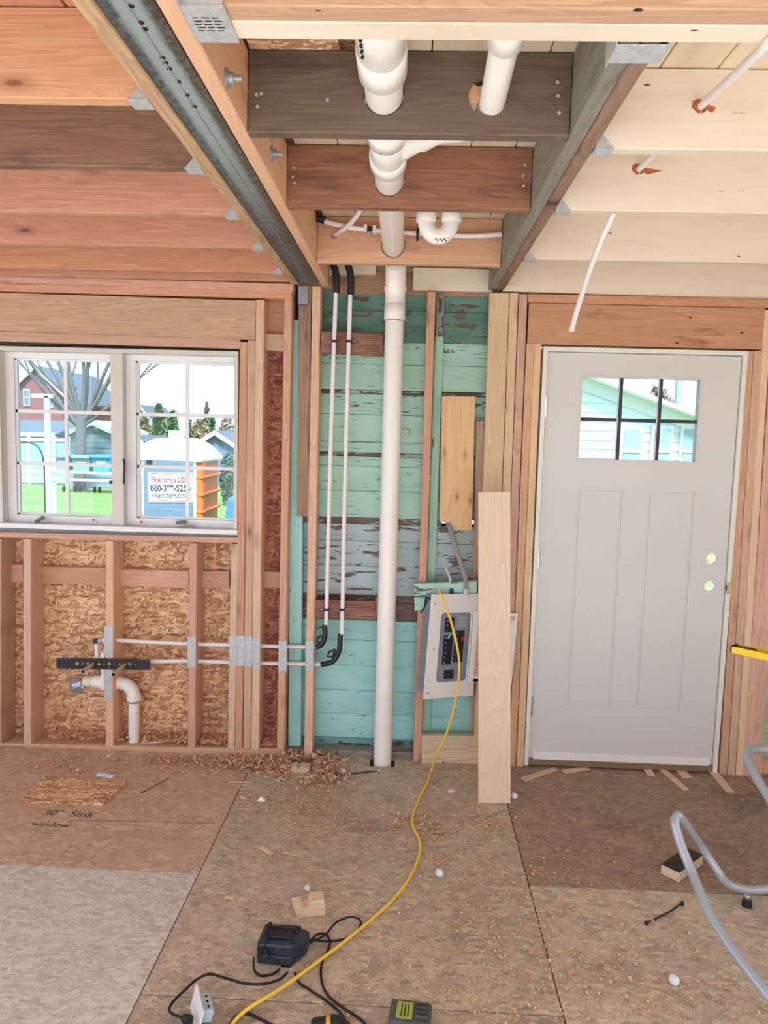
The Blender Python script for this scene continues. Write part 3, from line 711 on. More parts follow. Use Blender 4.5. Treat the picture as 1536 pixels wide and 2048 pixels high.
# ------------------------------------------------------------------ door_1
dr = T('door_1', None, None, (0, 0, 0), kind='structure')
DY = D+.012
dxl = (P(1084, 694, DY).x+P(1050, 1533, DY).x)/2; dxr = (P(1490, 702, DY).x+P(1437, 1547, DY).x)/2
dzt = (P(1084, 694, DY).z+P(1490, 702, DY).z)/2
tiltx = (P(1084, 694, DY).x - P(1050, 1533, DY).x)
def dfr(name, x0, x1, z0, z1, y, dep, mat, parent=None, bev=.0015): return MB().box(((x0+x1)/2, y+dep/2, (z0+z1)/2), (x1-x0, dep, z1-z0)).build(name, mat, parent or dr, bev)
ZT = .045
dfr('jamb', dxl, dxl+.021, .005, dzt, DY-.012, .115, M_JAMB); dfr('jamb', dxr-.021, dxr, .005, dzt, DY-.012, .115, M_JAMB); dfr('jamb', dxl+.021, dxr-.021, dzt-.021, dzt, DY-.012, .115, M_JAMB)
dfr('threshold', dxl+.021, dxr-.021, .008, .038, DY-.006, .12, M_BROWNSILL)
sx0, sx1, sz0, sz1 = dxl+.024, dxr-.025, ZT, dzt-.025; SD = .044
DYs = DY+.002
slab = MB().box(((sx0+sx1)/2, DYs+SD/2, (sz0+sz1)/2), (sx1-sx0, SD, sz1-sz0)).build('door_slab', M_DOOR, dr, 0)
def dq(x0, x1, y0, y1):   # averaged rectangle on the slab from pixels
    a, b, c, d = P(x0[0], y0, DYs), P(x1[0], y0+ (x1[0]-x0[0])*.02, DYs), P(x1[1], y1+(x1[1]-x0[1])*.02, DYs), P(x0[1], y1, DYs)
    return (a.x+d.x)/2, (b.x+c.x)/2, (c.z+d.z)/2, (a.z+b.z)/2
lx0, lx1, lz0, lz1 = dq((1164.5, 1156), (1402, 1393), 753, 919.5)
pA = dq((1154, 1136), (1244, 1222), 976, 1410); pB = dq((1296, 1274), (1388, 1362), 980, 1416.5)
cs = [MB().box(((lx0+lx1)/2, DYs+.02, (lz0+lz1)/2), (lx1-lx0, .2, lz1-lz0)).build('cutter', None)]
for (a, b, c, d) in (pA, pB): cs.append(MB().box(((a+b)/2, DYs, (c+d)/2), (b-a, .014, d-c)).build('cutter', None))
h1, h2 = P(1424.5, 1117, DYs), P(1420.5, 1172.5, DYs)
for h in (h1, h2): cs.append(rod(h-Vector((0, .1, 0)), h+Vector((0, .15, 0)), .027, 32))
cut(slab, cs)
def pnl(r): 
    a, b, c, d = r; i = .010
    MB().quadprism([(a+i, DYs+.0035, c+i), (b-i, DYs+.0035, c+i), (b-i, DYs+.0035, d-i), (a+i, DYs+.0035, d-i)], (0, .006, 0)).build('door_panel', M_DOOR, dr, .002)
for r in (pA, pB): pnl(r)
lw = (lx1-lx0); lh = lz1-lz0
M_SPACER = plain('dark_muntin', rgb(52, 54, 68), .5)
for (a, b, c, d) in [(lx0-.006, lx1+.006, lz1-.004, lz1+.006), (lx0-.006, lx1+.006, lz0-.006, lz0+.004), (lx0-.006, lx0+.003, lz0, lz1), (lx1-.004, lx1+.006, lz0, lz1)]:
    dfr('lite_frame', a, b, c, d, DYs-.003, .05, M_DOOR)
for k in (1, 2):
    xq = lx0+lw*k/3+.004; dfr('muntin', xq-.0085, xq+.0085, lz0, lz1, DYs+.012, .012, M_SPACER); dfr('muntin_edge', xq-.0145, xq-.0088, lz0, lz1, DYs+.008, .006, M_DOOR)
dfr('muntin', lx0, lx1, lz0+lh*.49-.0085, lz0+lh*.49+.0085, DYs+.0115, .013, M_SPACER)
for i in range(3):
    for j in range(2):
        MB().box((lx0+lw*(i+.5)/3, DYs+.028, lz0+lh*(j+.5)/2), (lw/3, .004, lh/2)).build('pane', M_GLASS, dr)
dfr('door_sweep', sx0+.02, sx1-.01, sz0-.008, sz0+.03, DYs-.004, .006, M_WHITE)
for py, px in ((813, 1088), (1115, 1074), (1412, 1062)):
    q = P(px, py, DYs); x = dxl+.0225
    hg = MB().box((x, DYs-.002, q.z), (.022, .003, .095)).build('hinge', M_GALV, dr)
    MB().tube([(x+.001, DYs-.007, q.z-.05), (x+.001, DYs-.007, q.z+.05)], .006, 10).build('hinge_pin', M_CHROME, hg)
q = P(1453, 1175, DYs); dfr('strike_plate', dxr-.022, dxr-.004, q.z-.03, q.z+.03, DY-.0135, .003, plain('brass_strike', rgb(196, 180, 150), .4, .4))
dfr('latch_gap', dxr-.026, dxr-.020, q.z-.014, q.z+.014, DY-.0142, .004, M_DARK)

# ================================================================== PLUMBING
def tag_copyless(o): return o
def ring(A, B, r, mat, parent, name='primer_ring'): return MB().tube([A, B], r, 24, cap=False).build(name, mat, parent)
stk_b, stk_t = F(765, 1532, 0), P(790, 600, D-.015)
stk_b = Vector((P(765.5, 1500, D-.015).x, D-.015, -.03)); 
zt = P(788, 622, D-.015).z; stk_t = Vector((P(790, 610, D-.015).x, D-.015, zt))
RP = .0445
st_ = T('drain_stack', 'tall white plastic drain stack standing against the teal siding', 'pipe', stk_b)
MB().tube([stk_b, stk_t], RP, 32).build('pipe', M_PVC, st_)
ux = (stk_t-stk_b).normalized()
MB().tube([stk_t-ux*.045, stk_t-ux*.043, stk_t+ux*.03, stk_t+ux*.032], [RP+.001, RP+.0055, RP+.0055, RP+.001], 32).build('coupling', M_PVC, st_)
ring(stk_t-ux*.0475, stk_t-ux*.0445, RP+.0012, M_PURPLE, st_)
# elbow into the horizontal run
ya_ = D-.03; zP = CH+.815
xP = P(786, 500, YM3).x+.0
e0 = stk_t+ux*.03; pts = smooth([e0, e0+Vector((0, 0, .05)), Vector((e0.x, ya_-.01, zP-.07)), Vector((e0.x, ya_-.05, zP-.015)), Vector((e0.x, ya_-.11, zP))], 6)
MB().tube(pts, RP+.004, 32).build('elbow', M_PVC, st_)
v = (pts[-1]-pts[-8]).normalized(); 
MB().tube([pts[8]-(pts[9]-pts[7]).normalized()*.012, pts[8]+(pts[9]-pts[7]).normalized()*.012], RP+.0085, 32).build('elbow_hub', M_PVC, st_)
ring(pts[7], pts[8]-(pts[9]-pts[7])*.3, RP+.0048, M_PURPLE, st_)
# horizontal 3 inch run through the joists, towards the camera
def xz(px, py, Y): q = P(px, py, Y); return q
q1 = P(768, 225-RP*FPX/YM1*1.0, YM1); q2 = P(779.5, 385-RP*FPX/YM2, YM2); q3 = P(786.5, 512-RP*FPX/YM3, YM3)
runA = Vector((q1.x, 1.40, q1.z+.012)); dirv = (q3-q1)/(q3.y-q1.y)
def on(y): return q1 + dirv*(y-q1.y)
dp = T('drain_pipe', 'thick white drain pipe running through the dark ceiling joists to the stack', 'pipe', on(2.4))
MB().tube([on(yH2+.03), on(3.30), (on(3.38)+pts[-1])/2, pts[-1]], RP, 32).build('pipe', M_PVC, dp)
def hub(a, b, r, parent, name='coupling', mat=M_PVC, c=on):
    A, B = c(a), c(b); d = (B-A).normalized()
    return MB().tube([A, A+d*.003, B-d*.003, B], [r-.003, r, r, r-.003], 32).build(name, mat, parent)
def Ya(px, py, z): return F(px, py, z).y
zb_ = on(1.6).z-RP-.009; yc1, yc2 = Ya(765, 150, zb_), Ya(765, 192, zb_)
f = hub(yH2+.02, yc1+.01, RP+.007, dp, 'fitting'); hub(yc1, yc2, RP+.0095, dp, 'coupling')
mk = MB(); c0_ = on((yH2+yc1)/2+.03)
for k in range(9): mk.box(c0_+Vector((-.034+.003*(k % 2), -.05+k*.011, -.0378-.0011*(k % 2))), (.010, .006 if k % 3 else .003, .004))
mk.build('pipe_marking', M_DARK, dp)
zb_ = on(2.1).z-RP-.004; yw1, yw2, yw3 = Ya(775, 306, zb_), Ya(778, 345, zb_), Ya(778, 360, zb_)
hub(yw1-.05, yw1, RP+.009, dp, 'coupling'); ring(on(yw1), on(yw1+.006), RP+.0098, M_PURPLE, dp); hub(yw1, yw2+.02, RP+.0045, dp, 'wye'); hub(yw2, yw3, RP+.009, dp, 'coupling')
R2 = .0302
A2 = P(985, 228-R2*FPX/YM1, YM1); 
s2 = T('branch_drain', 'thinner white drain pipe passing the dark joist by a ragged hole', 'pipe', A2)
B2 = Vector((A2.x-.004, yH2+.02, A2.z+.012))
MB().tube([B2, A2, A2+Vector((-.01, .09, -.004))], R2, 28).build('pipe', M_PVC, s2)
c1 = P(1022, 104, 1.47)
def on2(y): return B2+(A2-B2)*((y-B2.y)/(A2.y-B2.y))
yk = Ya(1015, 122, A2.z-R2); hub(yk-.10, yk, R2+.007, s2, 'coupling', M_PVC, on2); ring(on2(yk-.106), on2(yk-.1), R2+.003, M_PURPLE, s2)
# wye branch to the right between first and second joists
w0 = on(yw2); w1 = w0+Vector((.10, -.11, .012)); w2 = A2+Vector((-.01, .12, 0))
MB().tube([w0, w1], R2+.0035, 28).build('wye_branch', M_PVC, dp)
MB().tube([w1-(w1-w0)*.1, w1+(w1-w0).normalized()*.045], R2+.008, 28).build('coupling', M_PVC, dp)
MB().tube(smooth([w1, (w1*2+w2)/3+Vector((0, -.004, 0)), (w1+w2*2)/3+Vector((0, .01, 0)), A2+Vector((-.01, .09, -.004))], 5), R2, 28).build('pipe', M_PVC, s2)
# holes in the joists
def holes(o, cs):
    o.data = o.data.copy(); par_ = o.parent; M_ = Wm(o); o.parent = None; o.matrix_basis = M_
    cut(o, cs); par(o, par_)
    for c_ in o.children: pass
def hole_at(p, r): return rod(Vector(p)+Vector((0, -.12, 0)), Vector(p)+Vector((0, .12, 0)), r, 28)
holes(NB[0], [hole_at(on(YM1+.02), RP+.004), hole_at(A2+Vector((-.014, 0, .012)), R2+.012)])
holes(NB[1], [hole_at(on(YM2+.02), RP+.004)])
x3 = on(YM3+.02)
pexA = P(668, 471, YM3); 
holes(NB[2], [hole_at(x3, RP+.006), hole_at(pexA, .014)])
MB().tube([A2+Vector((-.052, .004, .018)), A2+Vector((-.052, .006, .018))], .024, 18).build('ragged_hole_edge', W['orange'], NB[0])
# P trap between second and third joists
TY = 2.79
tl, tr_ = P(852, 442, TY), P(903, 442, TY); tb = P(880, 478, TY)
tp = T('p_trap', 'white plastic P-trap hanging between two ceiling joists', 'pipe', tb)
ps = [tl+Vector((0, 0, .1)), tl]+[Vector(((tl.x+tr_.x)/2+(tl.x-tr_.x)/2*math.cos(a)*1.0, TY-.012*math.sin(a), tl.z-.052*math.sin(a)-.004)) for a in [PI*k/10 for k in range(0, 11)]]+[tr_, tr_+Vector((0, .02, .1))]
rr = (tr_.x-tl.x)/2
ps = [tl+Vector((0, 0, .11)), tl]+[Vector(((tl.x+tr_.x)/2-rr*math.cos(a), TY, tl.z-rr*1.15*math.sin(a))) for a in [PI*k/12 for k in range(1, 12)]]+[tr_, tr_+Vector((0, 0, .11))]
MB().tube(ps, R2*.98, 28).build('u_bend', M_PVC, tp)
for c in (tl, tr_): MB().tube([c+Vector((0, 0, -.006)), c+Vector((0, 0, -.003)), c+Vector((0, 0, .034)), c+Vector((0, 0, .036))], [R2, R2+.0065, R2+.0065, R2], 28).build('slip_hub', M_PVC, tp)
mk = MB()
for k in range(6): mk.box(tb+Vector((-.016+k*.0075, -R2-.0012, -.010-.003*(k % 2))), (.0045, .002, .004))
mk.build('pipe_marking', M_DARK, tp)
MB().tube([tr_+Vector((0, .01, .03)), tr_+Vector((-.01, .11, .05))], R2, 24).build('trap_arm', M_PVC, tp)
# water lines overhead
def pex(name, pts, r, label, group=None, mat=M_PEX, k=6):
    t = T(name, label, 'pipe', pts[0], group); MB().tube(smooth(pts, k), r, 12).build('tube', mat, t); return t
Yp = YM3-.03
t = pex('water_line', [P(618, 426, Yp), P(640, 440, Yp), P(690, 453, Yp-.005), P(735, 459, Yp), P(775, 463, Yp), P(833, 467, Yp), P(900, 471, Yp), P(950, 472, Yp), P(1003, 469, Yp)], .0095, 'white water tube running across the orange joist past the P-trap')
MB().tube(smooth([P(617, 424, Yp), P(630, 434, Yp), P(650, 441, Yp)], 4), .0155, 10).build('black_sleeve', M_BLACK, t)
for px, py in ((731, 457), (749, 459)): MB().box(P(px, py, Yp), (.014, .028, .028)).build('crimp_ring', M_PEX, t, .002)
MB().box(P(740, 459, Yp), (.03, .02, .02)).build('tee_fitting', M_BLACK, t, .002); MB().tube([P(739, 461, Yp), P(736, 472, Yp)], .006, 10).build('tee_stub', M_GALV, t)
MB().box(P(835, 469, Yp-.004), (.01, .03, .045)).build('clip', M_BLACK, t, .002)
pex('water_line', [P(725, 413, YM3-.16), P(715, 430, YM3-.13), P(700, 448, YM3-.09), P(682, 462, YM3-.04), P(668, 471, YM3+.03)], .0095, 'short white water tube curving into a hole of the orange joist')
# right bay tube through the cream joists
rA, rB, rC = P(1402, 212, RJ[0]), P(1278, 338, RJ[1]), P(1552, 72, 1.36)
pex('water_line', [P(1640, -20, 1.30), rC, P(1480, 140, 1.56), rA, (rA+rB)/2+Vector((0, 0, .004)), rB, rB+Vector((-.03, .12, 0))], .0092, 'white water tube passing through ragged holes in cream joists')
for o, p in ((rj[0], rA), (rj[1], rB)): holes(o, [hole_at(p, .017)])
M_RAG = plain('torn_wood', rgb(176, 96, 60), .8)
for k, (o, p) in enumerate(((rj[0], rA), (rj[1], rB))):
    m = MB(); 
    m.quadprism([p+Vector((-.022, -.0008, -.004)), p+Vector((-.004, -.0008, -.018)), p+Vector((.006, -.0008, -.006)), p+Vector((-.006, -.0008, .016)), p+Vector((-.02, -.0008, .012))], (0, .001, 0))
    m.quadprism([p+Vector((.006, -.0008, -.006)), p+Vector((.028, -.0008, -.016)), p+Vector((.036 if k == 0 else .07, -.0008, -.004)), p+Vector((.012, -.0008, .004))], (0, .001, 0))
    m.build('torn_hole_edge', M_RAG, o)
pex('water_line', [Vector((P(1235, 405, 2.42).x+.02, 2.41, ZC)), P(1235, 405, 2.42), P(1225, 432, 2.44), P(1203, 480, 2.46), P(1180, 540, 2.47), P(1162, 595, 2.46), P(1150, 635, 2.45), P(1143, 662, 2.44)], .0085, 'loose white tube dangling in front of the door header')

# two risers by the teal wall
RY = D-.014
def riser(xt, yt, xb, yb, elbow, row, lab):
    t = T('water_riser', lab, 'pipe', P(xb, yb, RY), 'white water risers before the teal siding')
    top = [P(xt-6, 528, RY), P(xt, 548, RY), P(xt+1, 575, RY), P(xt, yt, RY)]
    MB().tube(smooth(top, 4), .0165, 12).build('black_sleeve', M_BLACK, t)
    a, b = P(xt, yt-8, RY), P(xb, yb, RY)
    m = P((xt+xb)/2-1.5, (yt+yb)/2, RY)
    ex, ey = elbow
    bend = [P(xb, yb, RY), P(xb-1.5, yb+(ey-yb)*.45, RY), P(xb-(xb-ex)*.28, ey-(ey-yb)*.16, RY+.004), P(ex+4, ey, RY+.02)]
    run = [P(x, y, Y) for x, y, Y in row]
    MB().tube(smooth([a, m, *bend, *run], 6), .0103, 12).build('tube', M_PEX, t)
    c = P(xb-10, ey-(ey-yb)*.35, RY)
    c = P(xb-(xb-ex)*.45, ey-(ey-yb)*.33, RY-.004)
    g = smooth([P(xb-3, yb+(ey-yb)*.1, RY-.006), P(xb-(xb-ex)*.12, ey-(ey-yb)*.42, RY-.006), P(xb-(xb-ex)*.42, ey-(ey-yb)*.08, RY-.004), P(ex+2, ey+1, RY)], 4)
    MB().tube(g, .0135, 10).build('bend_support', M_BLACK, t)
    MB().tube([c+Vector((.014, 0, .018)), c+Vector((-.016, 0, .004)), c+Vector((-.022, 0, -.018)), c+Vector((.004, 0, -.02)), c+Vector((.014, 0, .018))], .006, 8).build('support_lug', M_BLACK, t)
    for cy in (683, 1219):
        f_ = (cy-yt)/(yb-yt) if cy < 1000 else 1
        px = xt+(xb-xt)*((cy-yt)/(yb-yt)) if cy < 1000 else xb+.5
        q = P(px, cy, RY-.004); MB().box(q, (.030, .03, .011)).build('clamp', M_BLACK, t, .002)
        MB().ball(q+Vector((.019 if xt > 680 else -.02, 0, 0)), .005, 8, 5).build('clamp_nail', M_CHROME, t)
    return t
riser(672, 586, 652.5, 1245, (630, 1293), [(612, 1294, D+.04), (560, 1293, D+.045), (500, 1291, D+.045), (392, 1288, D+.045), (300, 1284, D+.045), (228, 1280, D+.045), (205, 1281, D+.045)], 'left white water riser, its elbow entering the stud higher')
riser(701, 590, 684, 1262, (640, 1328), [(612, 1328, D+.04), (560, 1327, D+.045), (500, 1326, D+.045), (390, 1322, D+.045), (300, 1323, D+.045), (256, 1322, D+.04)], 'right white water riser, its elbow entering the stud lower')
# nail plates
def nplate(x0, x1, y0, y1, Y=D-.0022):
    a, b, c, d = P(x0, y0, Y), P(x1, y0, Y), P(x1, y1, Y), P(x0, y1, Y); n = 7
    top = [a.lerp(b, k/n)+Vector((0, 0, .0035 if k % 2 else 0)) for k in range(n+1)]; bot = [c.lerp(d, k/n)-Vector((0, 0, .0035 if k % 2 else 0)) for k in range(n+1)]
    m = MB(); m.quadprism(top+bot, (0, .002, 0)); return m.build('nail_plate', M_GALV, wf)
for a in [(209, 226, 1253, 1313), (208.5, 224, 1340, 1400), (375, 391.5, 1274, 1334), (458.5, 473.5, 1272, 1331), (474, 489, 1272, 1331), (489.5, 504, 1273, 1332), (504.5, 520, 1277, 1338), (557, 573, 1283, 1343), (611, 627.5, 1283, 1341)]: nplate(*a)

# sink rough-in
SK = D+.065; R15 = .0305
dn = T('sink_drain', 'white sink drain elbow and standpipe in the stud bay below window', 'pipe', F(267, 1489, .04))
b0 = P(268, 1486, SK); MB().tube([b0, P(268, 1405, SK)], R15-.003, 28).build('pipe', M_PVC, dn)
el = smooth([P(231, 1365, SK), P(243, 1366, SK), P(258, 1373, SK), P(266.5, 1386, SK), P(268, 1400, SK)], 5)
MB().tube(el, R15+.002, 28).build('elbow', M_PVC, dn)
MB().tube([P(268, 1390, SK), P(268, 1400, SK)], R15+.0055, 28).build('hub', M_PVC, dn); ring(P(268, 1400.5, SK), P(268, 1402, SK), R15-.001, M_PURPLE, dn)
MB().tube([P(228, 1365, SK), P(236, 1365, SK)], R15+.0055, 28).build('hub', M_PVC, dn); ring(P(230, 1365, SK), P(231.5, 1365, SK), R15+.006, M_PURPLE, dn)
MB().tube([P(200, 1364, SK), P(212, 1364, SK)], R15+.006, 28).build('hub', M_PVC, dn); ring(P(199, 1364, SK), P(200.5, 1364, SK), R15+.0005, M_PURPLE, dn)
MB().tube([P(206, 1364, SK), P(232, 1365, SK)], R15, 28).build('tee', M_PVC, dn)
MB().tube([P(188, 1363, SK), P(199, 1363.5, SK)], R15+.0005, 28).build('stub', M_PVC, dn); MB().tube([P(168, 1363, SK-.005), P(190, 1363, SK)], R15-.003, 28).build('stub', M_PVC_Y, dn)
MB().box(P(210, 1340, SK-.03), (.022, .06, .2)).build('vent_tee', M_PVC, dn, .008)
random.seed(11)
c = P(154, 1371, SK-.012); bm = bmesh.new(); bmesh.ops.create_icosphere(bm, subdivisions=2, radius=1)
for v in bm.verts:
    n_ = noise.noise(v.co*2.1+Vector((3, 1, 5)))*.35; k = 1+n_
    v.co = Vector((v.co.x*.043*k - .012*v.co.z, v.co.y*.034*k, v.co.z*(.040 if v.co.x > -.2 else .03)*k + v.co.x*.010))
me = bpy.data.meshes.new('duct_tape_wrap'); bm.to_mesh(me); bm.free(); me.materials.append(M_TAPE)
o = link('duct_tape_wrap', me, None, None, c); par(o, dn)
# pipe hook at foot of the standpipe
hk = T('pipe_hook', 'white plastic pipe strap with notched arm at the standpipe foot', 'strap', b0)
zc_ = b0+Vector((0, 0, .002))
MB().tube([zc_+Vector((.037*math.cos(a), .037*math.sin(a), 0)) for a in [2*PI*k/24 for k in range(25)]], .006, 8, cap=False).build('ring', M_PVC, hk)
a1, a2 = zc_+Vector((.0, -.037, 0)), P(361, 1478, SK+.01)
for off in (0, .016): MB().tube([a1+Vector((0, off, 0)), a2+Vector((0, off*.4, 0))], .004, 8).build('rail', M_PVC, hk)
for k in range(9):
    p_ = a1.lerp(a2, .25+k*.08); MB().box(p_+Vector((0, .006, 0)), (.006, .018, .008)).build('notch', M_PVC, hk)
MB().box(a2, (.008, .012, .022)).build('arm_end', M_PVC, hk)
# black bracket with stub-outs
bk = T('stub_out_bracket', 'black perforated steel bracket screwed across the stud below window', 'bracket', P(207, 1328, D))
a, b = P(113, 1326.5, D-.006), P(301, 1329.5, D-.006)
ob = board('plate', a, b, (0, 0, 1), .0565, .003, M_BLACK, bk, .0005)
L = (b-a).length; cs = []
for u, r in [(.22, .009), (.28, .005), (.335, .009), (.39, .008), (.45, .009), (.505, .0055), (.56, .0095), (.62, .005), (.67, .008), (.73, .008), (.78, .009), (.84, .005)]:
    p_ = a.lerp(b, u); cs.append(rod(p_+Vector((0, -.05, 0)), p_+Vector((0, .05, 0)), r, 16))
for u, dz in [(.56, .020), (.56, -.020)]:
    p_ = a.lerp(b, u)+Vector((0, 0, dz)); cs.append(rod(p_+Vector((0, -.05, 0)), p_+Vector((0, .05, 0)), .004, 10))
for o_ in [ob]: o_.data = o_.data.copy(); pp = o_.parent; mi = o_.matrix_parent_inverse.copy(); wmx = Wm(o_); o_.parent = None; o_.matrix_basis = wmx; cut(o_, cs); par(o_, pp)
for u in (.012, .055, .10, .14, .87, .91, .95, .988):
    for dz in (.023, -.023):
        MB().ball(a.lerp(b, u)+Vector((0, -.0015, dz)), (.0032, .0012, .0032), 8, 4).build('rivet', plain('rivet', rgb(150, 140, 120), .4) if u < .02 and dz > 0 else bpy.data.materials['rivet'], bk)
for i, ((x0, y0), (x1, y1)) in enumerate([((187, 1328), (166, 1343)), ((251, 1328.5), (227, 1349))]):
    A = P(x0, y0, D+.03); B = P(x1, y1, D-.17)
    so = T('water_stub', ('left' if i == 0 else 'right')+' short grey tube stub poking out of the black bracket', 'pipe', B, 'stub-outs on the black bracket')
    MB().tube([A, B], .0105, 14).build('tube', plain('stub_tube', rgb(206, 196, 184), .4) if i == 0 else bpy.data.materials['stub_tube'], so)
    d = (B-A).normalized(); MB().tube([B+d*.0002, B+d*.0008], .0085, 14).build('bore', M_DARK, so)
el = T('tube_elbow', 'small riser tube with black elbow above the black bracket', 'pipe', P(195, 1283, D+.045))
MB().tube([P(194, 1318, D+.03), P(193, 1286, D+.045)], .0103, 12).build('tube', M_PEX, el); MB().box(P(193, 1282, D+.045), (.024, .024, .024)).build('elbow', M_BLACK, el, .003)
MB().tube([P(196, 1281.5, D+.045), P(203, 1281, D+.045)], .0125, 12).build('crimp', M_GALV, el)

# ================================================================== PANEL
th = math.radians(24)
pc = P(905, 1292, D-.075)
Mp = Matrix.Translation(pc) @ Matrix.Rotation(math.radians(2.6), 4, 'Y') @ Matrix.Rotation(th, 4, 'Z')
pn = T('breaker_panel', 'open grey and white breaker panel hanging crooked beside the leaning board', 'electrical panel', pc)
def pb(name, x, z, sx, sz, y, dy, mat, parent=None, bev=.001, M=None):
    o = MB().box((0, 0, 0), (sx, dy, sz)).build(name, mat, None, bev); o.matrix_basis = Mp @ Matrix.Translation((x, y+dy/2, z)) @ (M or Matrix.Identity(4)); return par(o, parent or pn)
PW, PH = .272, .515
M_PWHITE = plain('panel_white', rgb(230, 230, 228), .4); M_PGREY = plain('panel_grey', rgb(154, 162, 164), .45); M_BOX = plain('box_grey', rgb(132, 142, 156), .5)
pb('box', .0, .0, PW-.03, PH-.03, .006, .09, M_BOX)
cv = MB().box((0, 0, 0), (PW, .003, PH)).build('cover', M_PWHITE, None); cv.matrix_basis = Mp @ Matrix.Translation((0, 0, 0))
hx, hz0, hz1 = -.075, -.185, .165; dfw = .162; dcx = .006
ch = MB().box((0, 0, 0), (dfw, .05, .345)).build('cutter', None, None, 0); ch.matrix_basis = Mp @ Matrix.Translation((dcx, 0, -.006))
m_ = ch.modifiers.new('b', 'BEVEL'); m_.width = .016; m_.segments = 4; m_.limit_method = 'ANGLE'
cut(cv, [ch]); par(cv, pn)
pb('dead_front', dcx, -.006, dfw+.01, .355, .008, .003, M_PGREY)
pb('hinge_rail', dcx+dfw/2+.006, -.006, .004, .35, -.003, .004, M_PWHITE)
for z in (.09, -.12): pb('hinge', dcx+dfw/2+.008, z, .008, .016, -.006, .006, M_PWHITE)
def brk(x, z, w_, h_, lab=None):
    o = pb('breaker', x, z, w_, h_, .0, .008, M_BLACK); return o
def tog(x, z, mat, r=.005): 
    o = MB().ball((0, 0, 0), (r, .003, r), 8, 5).build('toggle_mark', mat, None); o.matrix_basis = Mp @ Matrix.Translation((x, -.002, z)); par(o, pn)
M_TOGW = plain('toggle_white', rgb(210, 210, 210), .5)
def col(x, z0, n, hgt=.024, w_=.048):
    for k in range(n):
        z = z0-k*hgt; o = brk(x, z, w_, hgt-.0012)
        pb('breaker_handle', x+.008, z, .016, hgt*.45, -.005, .006, M_BLACK2); tog(x-.015, z, M_TOGW, .0028)
col(dcx-.030, .128, 3, .024); col(dcx-.030, .040, 6, .024); col(dcx+.030, .062, 6, .0265)
pb('main_breaker', dcx-.012, -.142, .052, .042, .001, .006, M_BLACK)
for z in (.135, .117, .099): pb('blank_plate', dcx+.038, z, .05, .015, .005, .003, M_PGREY)
tog(dcx-.028, .044, M_TOGW, .009); pb('red_switch', dcx+.044, .038, .018, .02, -.010, .01, M_RED, bev=.004); pb('latch', dcx+.062, .038, .012, .012, -.002, .006, M_PGREY)
for (x, z) in [(-.112, .212), (-.12, -.228), (-.108, -.228)]: tog(x, z, M_GREYST, .005)
pb('latch', -.100, -.012, .005, .014, -.002, .003, M_DARK)
# open door leaf of the panel, swung to the right
lf = MB().box((0, 0, 0), (.215, .004, .36)).build('panel_door', M_PWHITE, None, .0015)
Ml = Mp @ Matrix.Translation((dcx+dfw/2+.012, -.004, -.006)) @ Matrix.Rotation(math.radians(-22), 4, 'Z')
lf.matrix_basis = Ml @ Matrix.Translation((.108, -.002, .002)); par(lf, pn)
card = MB().box((0, 0, 0), (.16, .001, .29)).build('directory_card', plain('directory_card', rgb(204, 176, 150), .7), None); card.matrix_basis = Ml @ Matrix.Translation((.105, -.0052, .0)); par(card, lf)
for k in range(18):
    o = MB().box((0, 0, 0), (.15 if k % 3 else .13, .0004, .0016)).build('directory_line', M_DARK if k == 0 else M_BLACK, None); o.matrix_basis = Ml @ Matrix.Translation((.105, -.0059, .13-k*.0152)); par(o, lf)
o = MB().box((0, 0, 0), (.16, .001, .018)).build('label_strip', M_DARK, None); o.matrix_basis = Ml @ Matrix.Translation((.105, -.0052, -.165)); par(o, lf)
o = MB().box((0, 0, 0), (.025, .001, .02)).build('label_strip', M_GREYST, None); o.matrix_basis = Ml @ Matrix.Translation((.19, -.0052, .155)); par(o, lf)
# wires poking from the box corner
q = Mp @ Vector((-.128, .02, .23))
for k in range(3): MB().tube(smooth([q+Vector((0, -.01, 0)), q+Vector((-.012-.006*k, -.02, .012)), q+Vector((-.02-.005*k, -.02, -.02-.012*k)), q+Vector((-.04-.004*k, -.015, -.05-.006*k))], 4), .0028, 6).build('wire', M_BLACK, pn)
# teal board and cables above
tb_ = T('panel_backer', 'scrap of teal painted board behind the breaker panel top', 'board', P(890, 1192, D))
board('board', P(829, 1178, D-.022), P(953, 1173, D-.022), (0, 0, 1), .058, .04, TE['mid2'], tb_); board('board', P(829, 1207, D-.022), P(868, 1205, D-.022), (0, 0, 1), .068, .036, TE['mid2'], tb_)
cd = T('conduit', 'grey cable slanting from the daylight gap down to the breaker panel', 'cable', P(932, 1180, D-.03))
MB().tube(smooth([P(892, 1036, D+.16), P(896, 1045, D+.07), P(905, 1072, D+.03), P(916, 1110, D+.0), P(927, 1142, D-.02), P(931, 1160, D-.035), P(932, 1190, D-.045)], 6), [.0125]*37, 12).build('jacket', plain('cable_grey', rgb(146, 146, 150), .5), cd)
MB().tube([P(932, 1178, D-.04), P(932, 1190, D-.045)], .017, 12).build('clamp', M_GALV, cd)
ac = T('armoured_cable', 'short curved ribbed metal cable rising from the breaker panel', 'cable', P(903, 1182, D-.03))
pp = smooth([P(891, 1134, D-.02), P(896, 1146, D-.025), P(901, 1162, D-.03), P(903, 1190, D-.04)], 10)
MB().tube(pp, [.0058+.0012*(i % 2) for i in range(len(pp))], 10).build('armour', M_GALV, ac); MB().tube([P(903, 1177, D-.035), P(903, 1190, D-.04)], .012, 10).build('clamp', M_BLACK, ac)

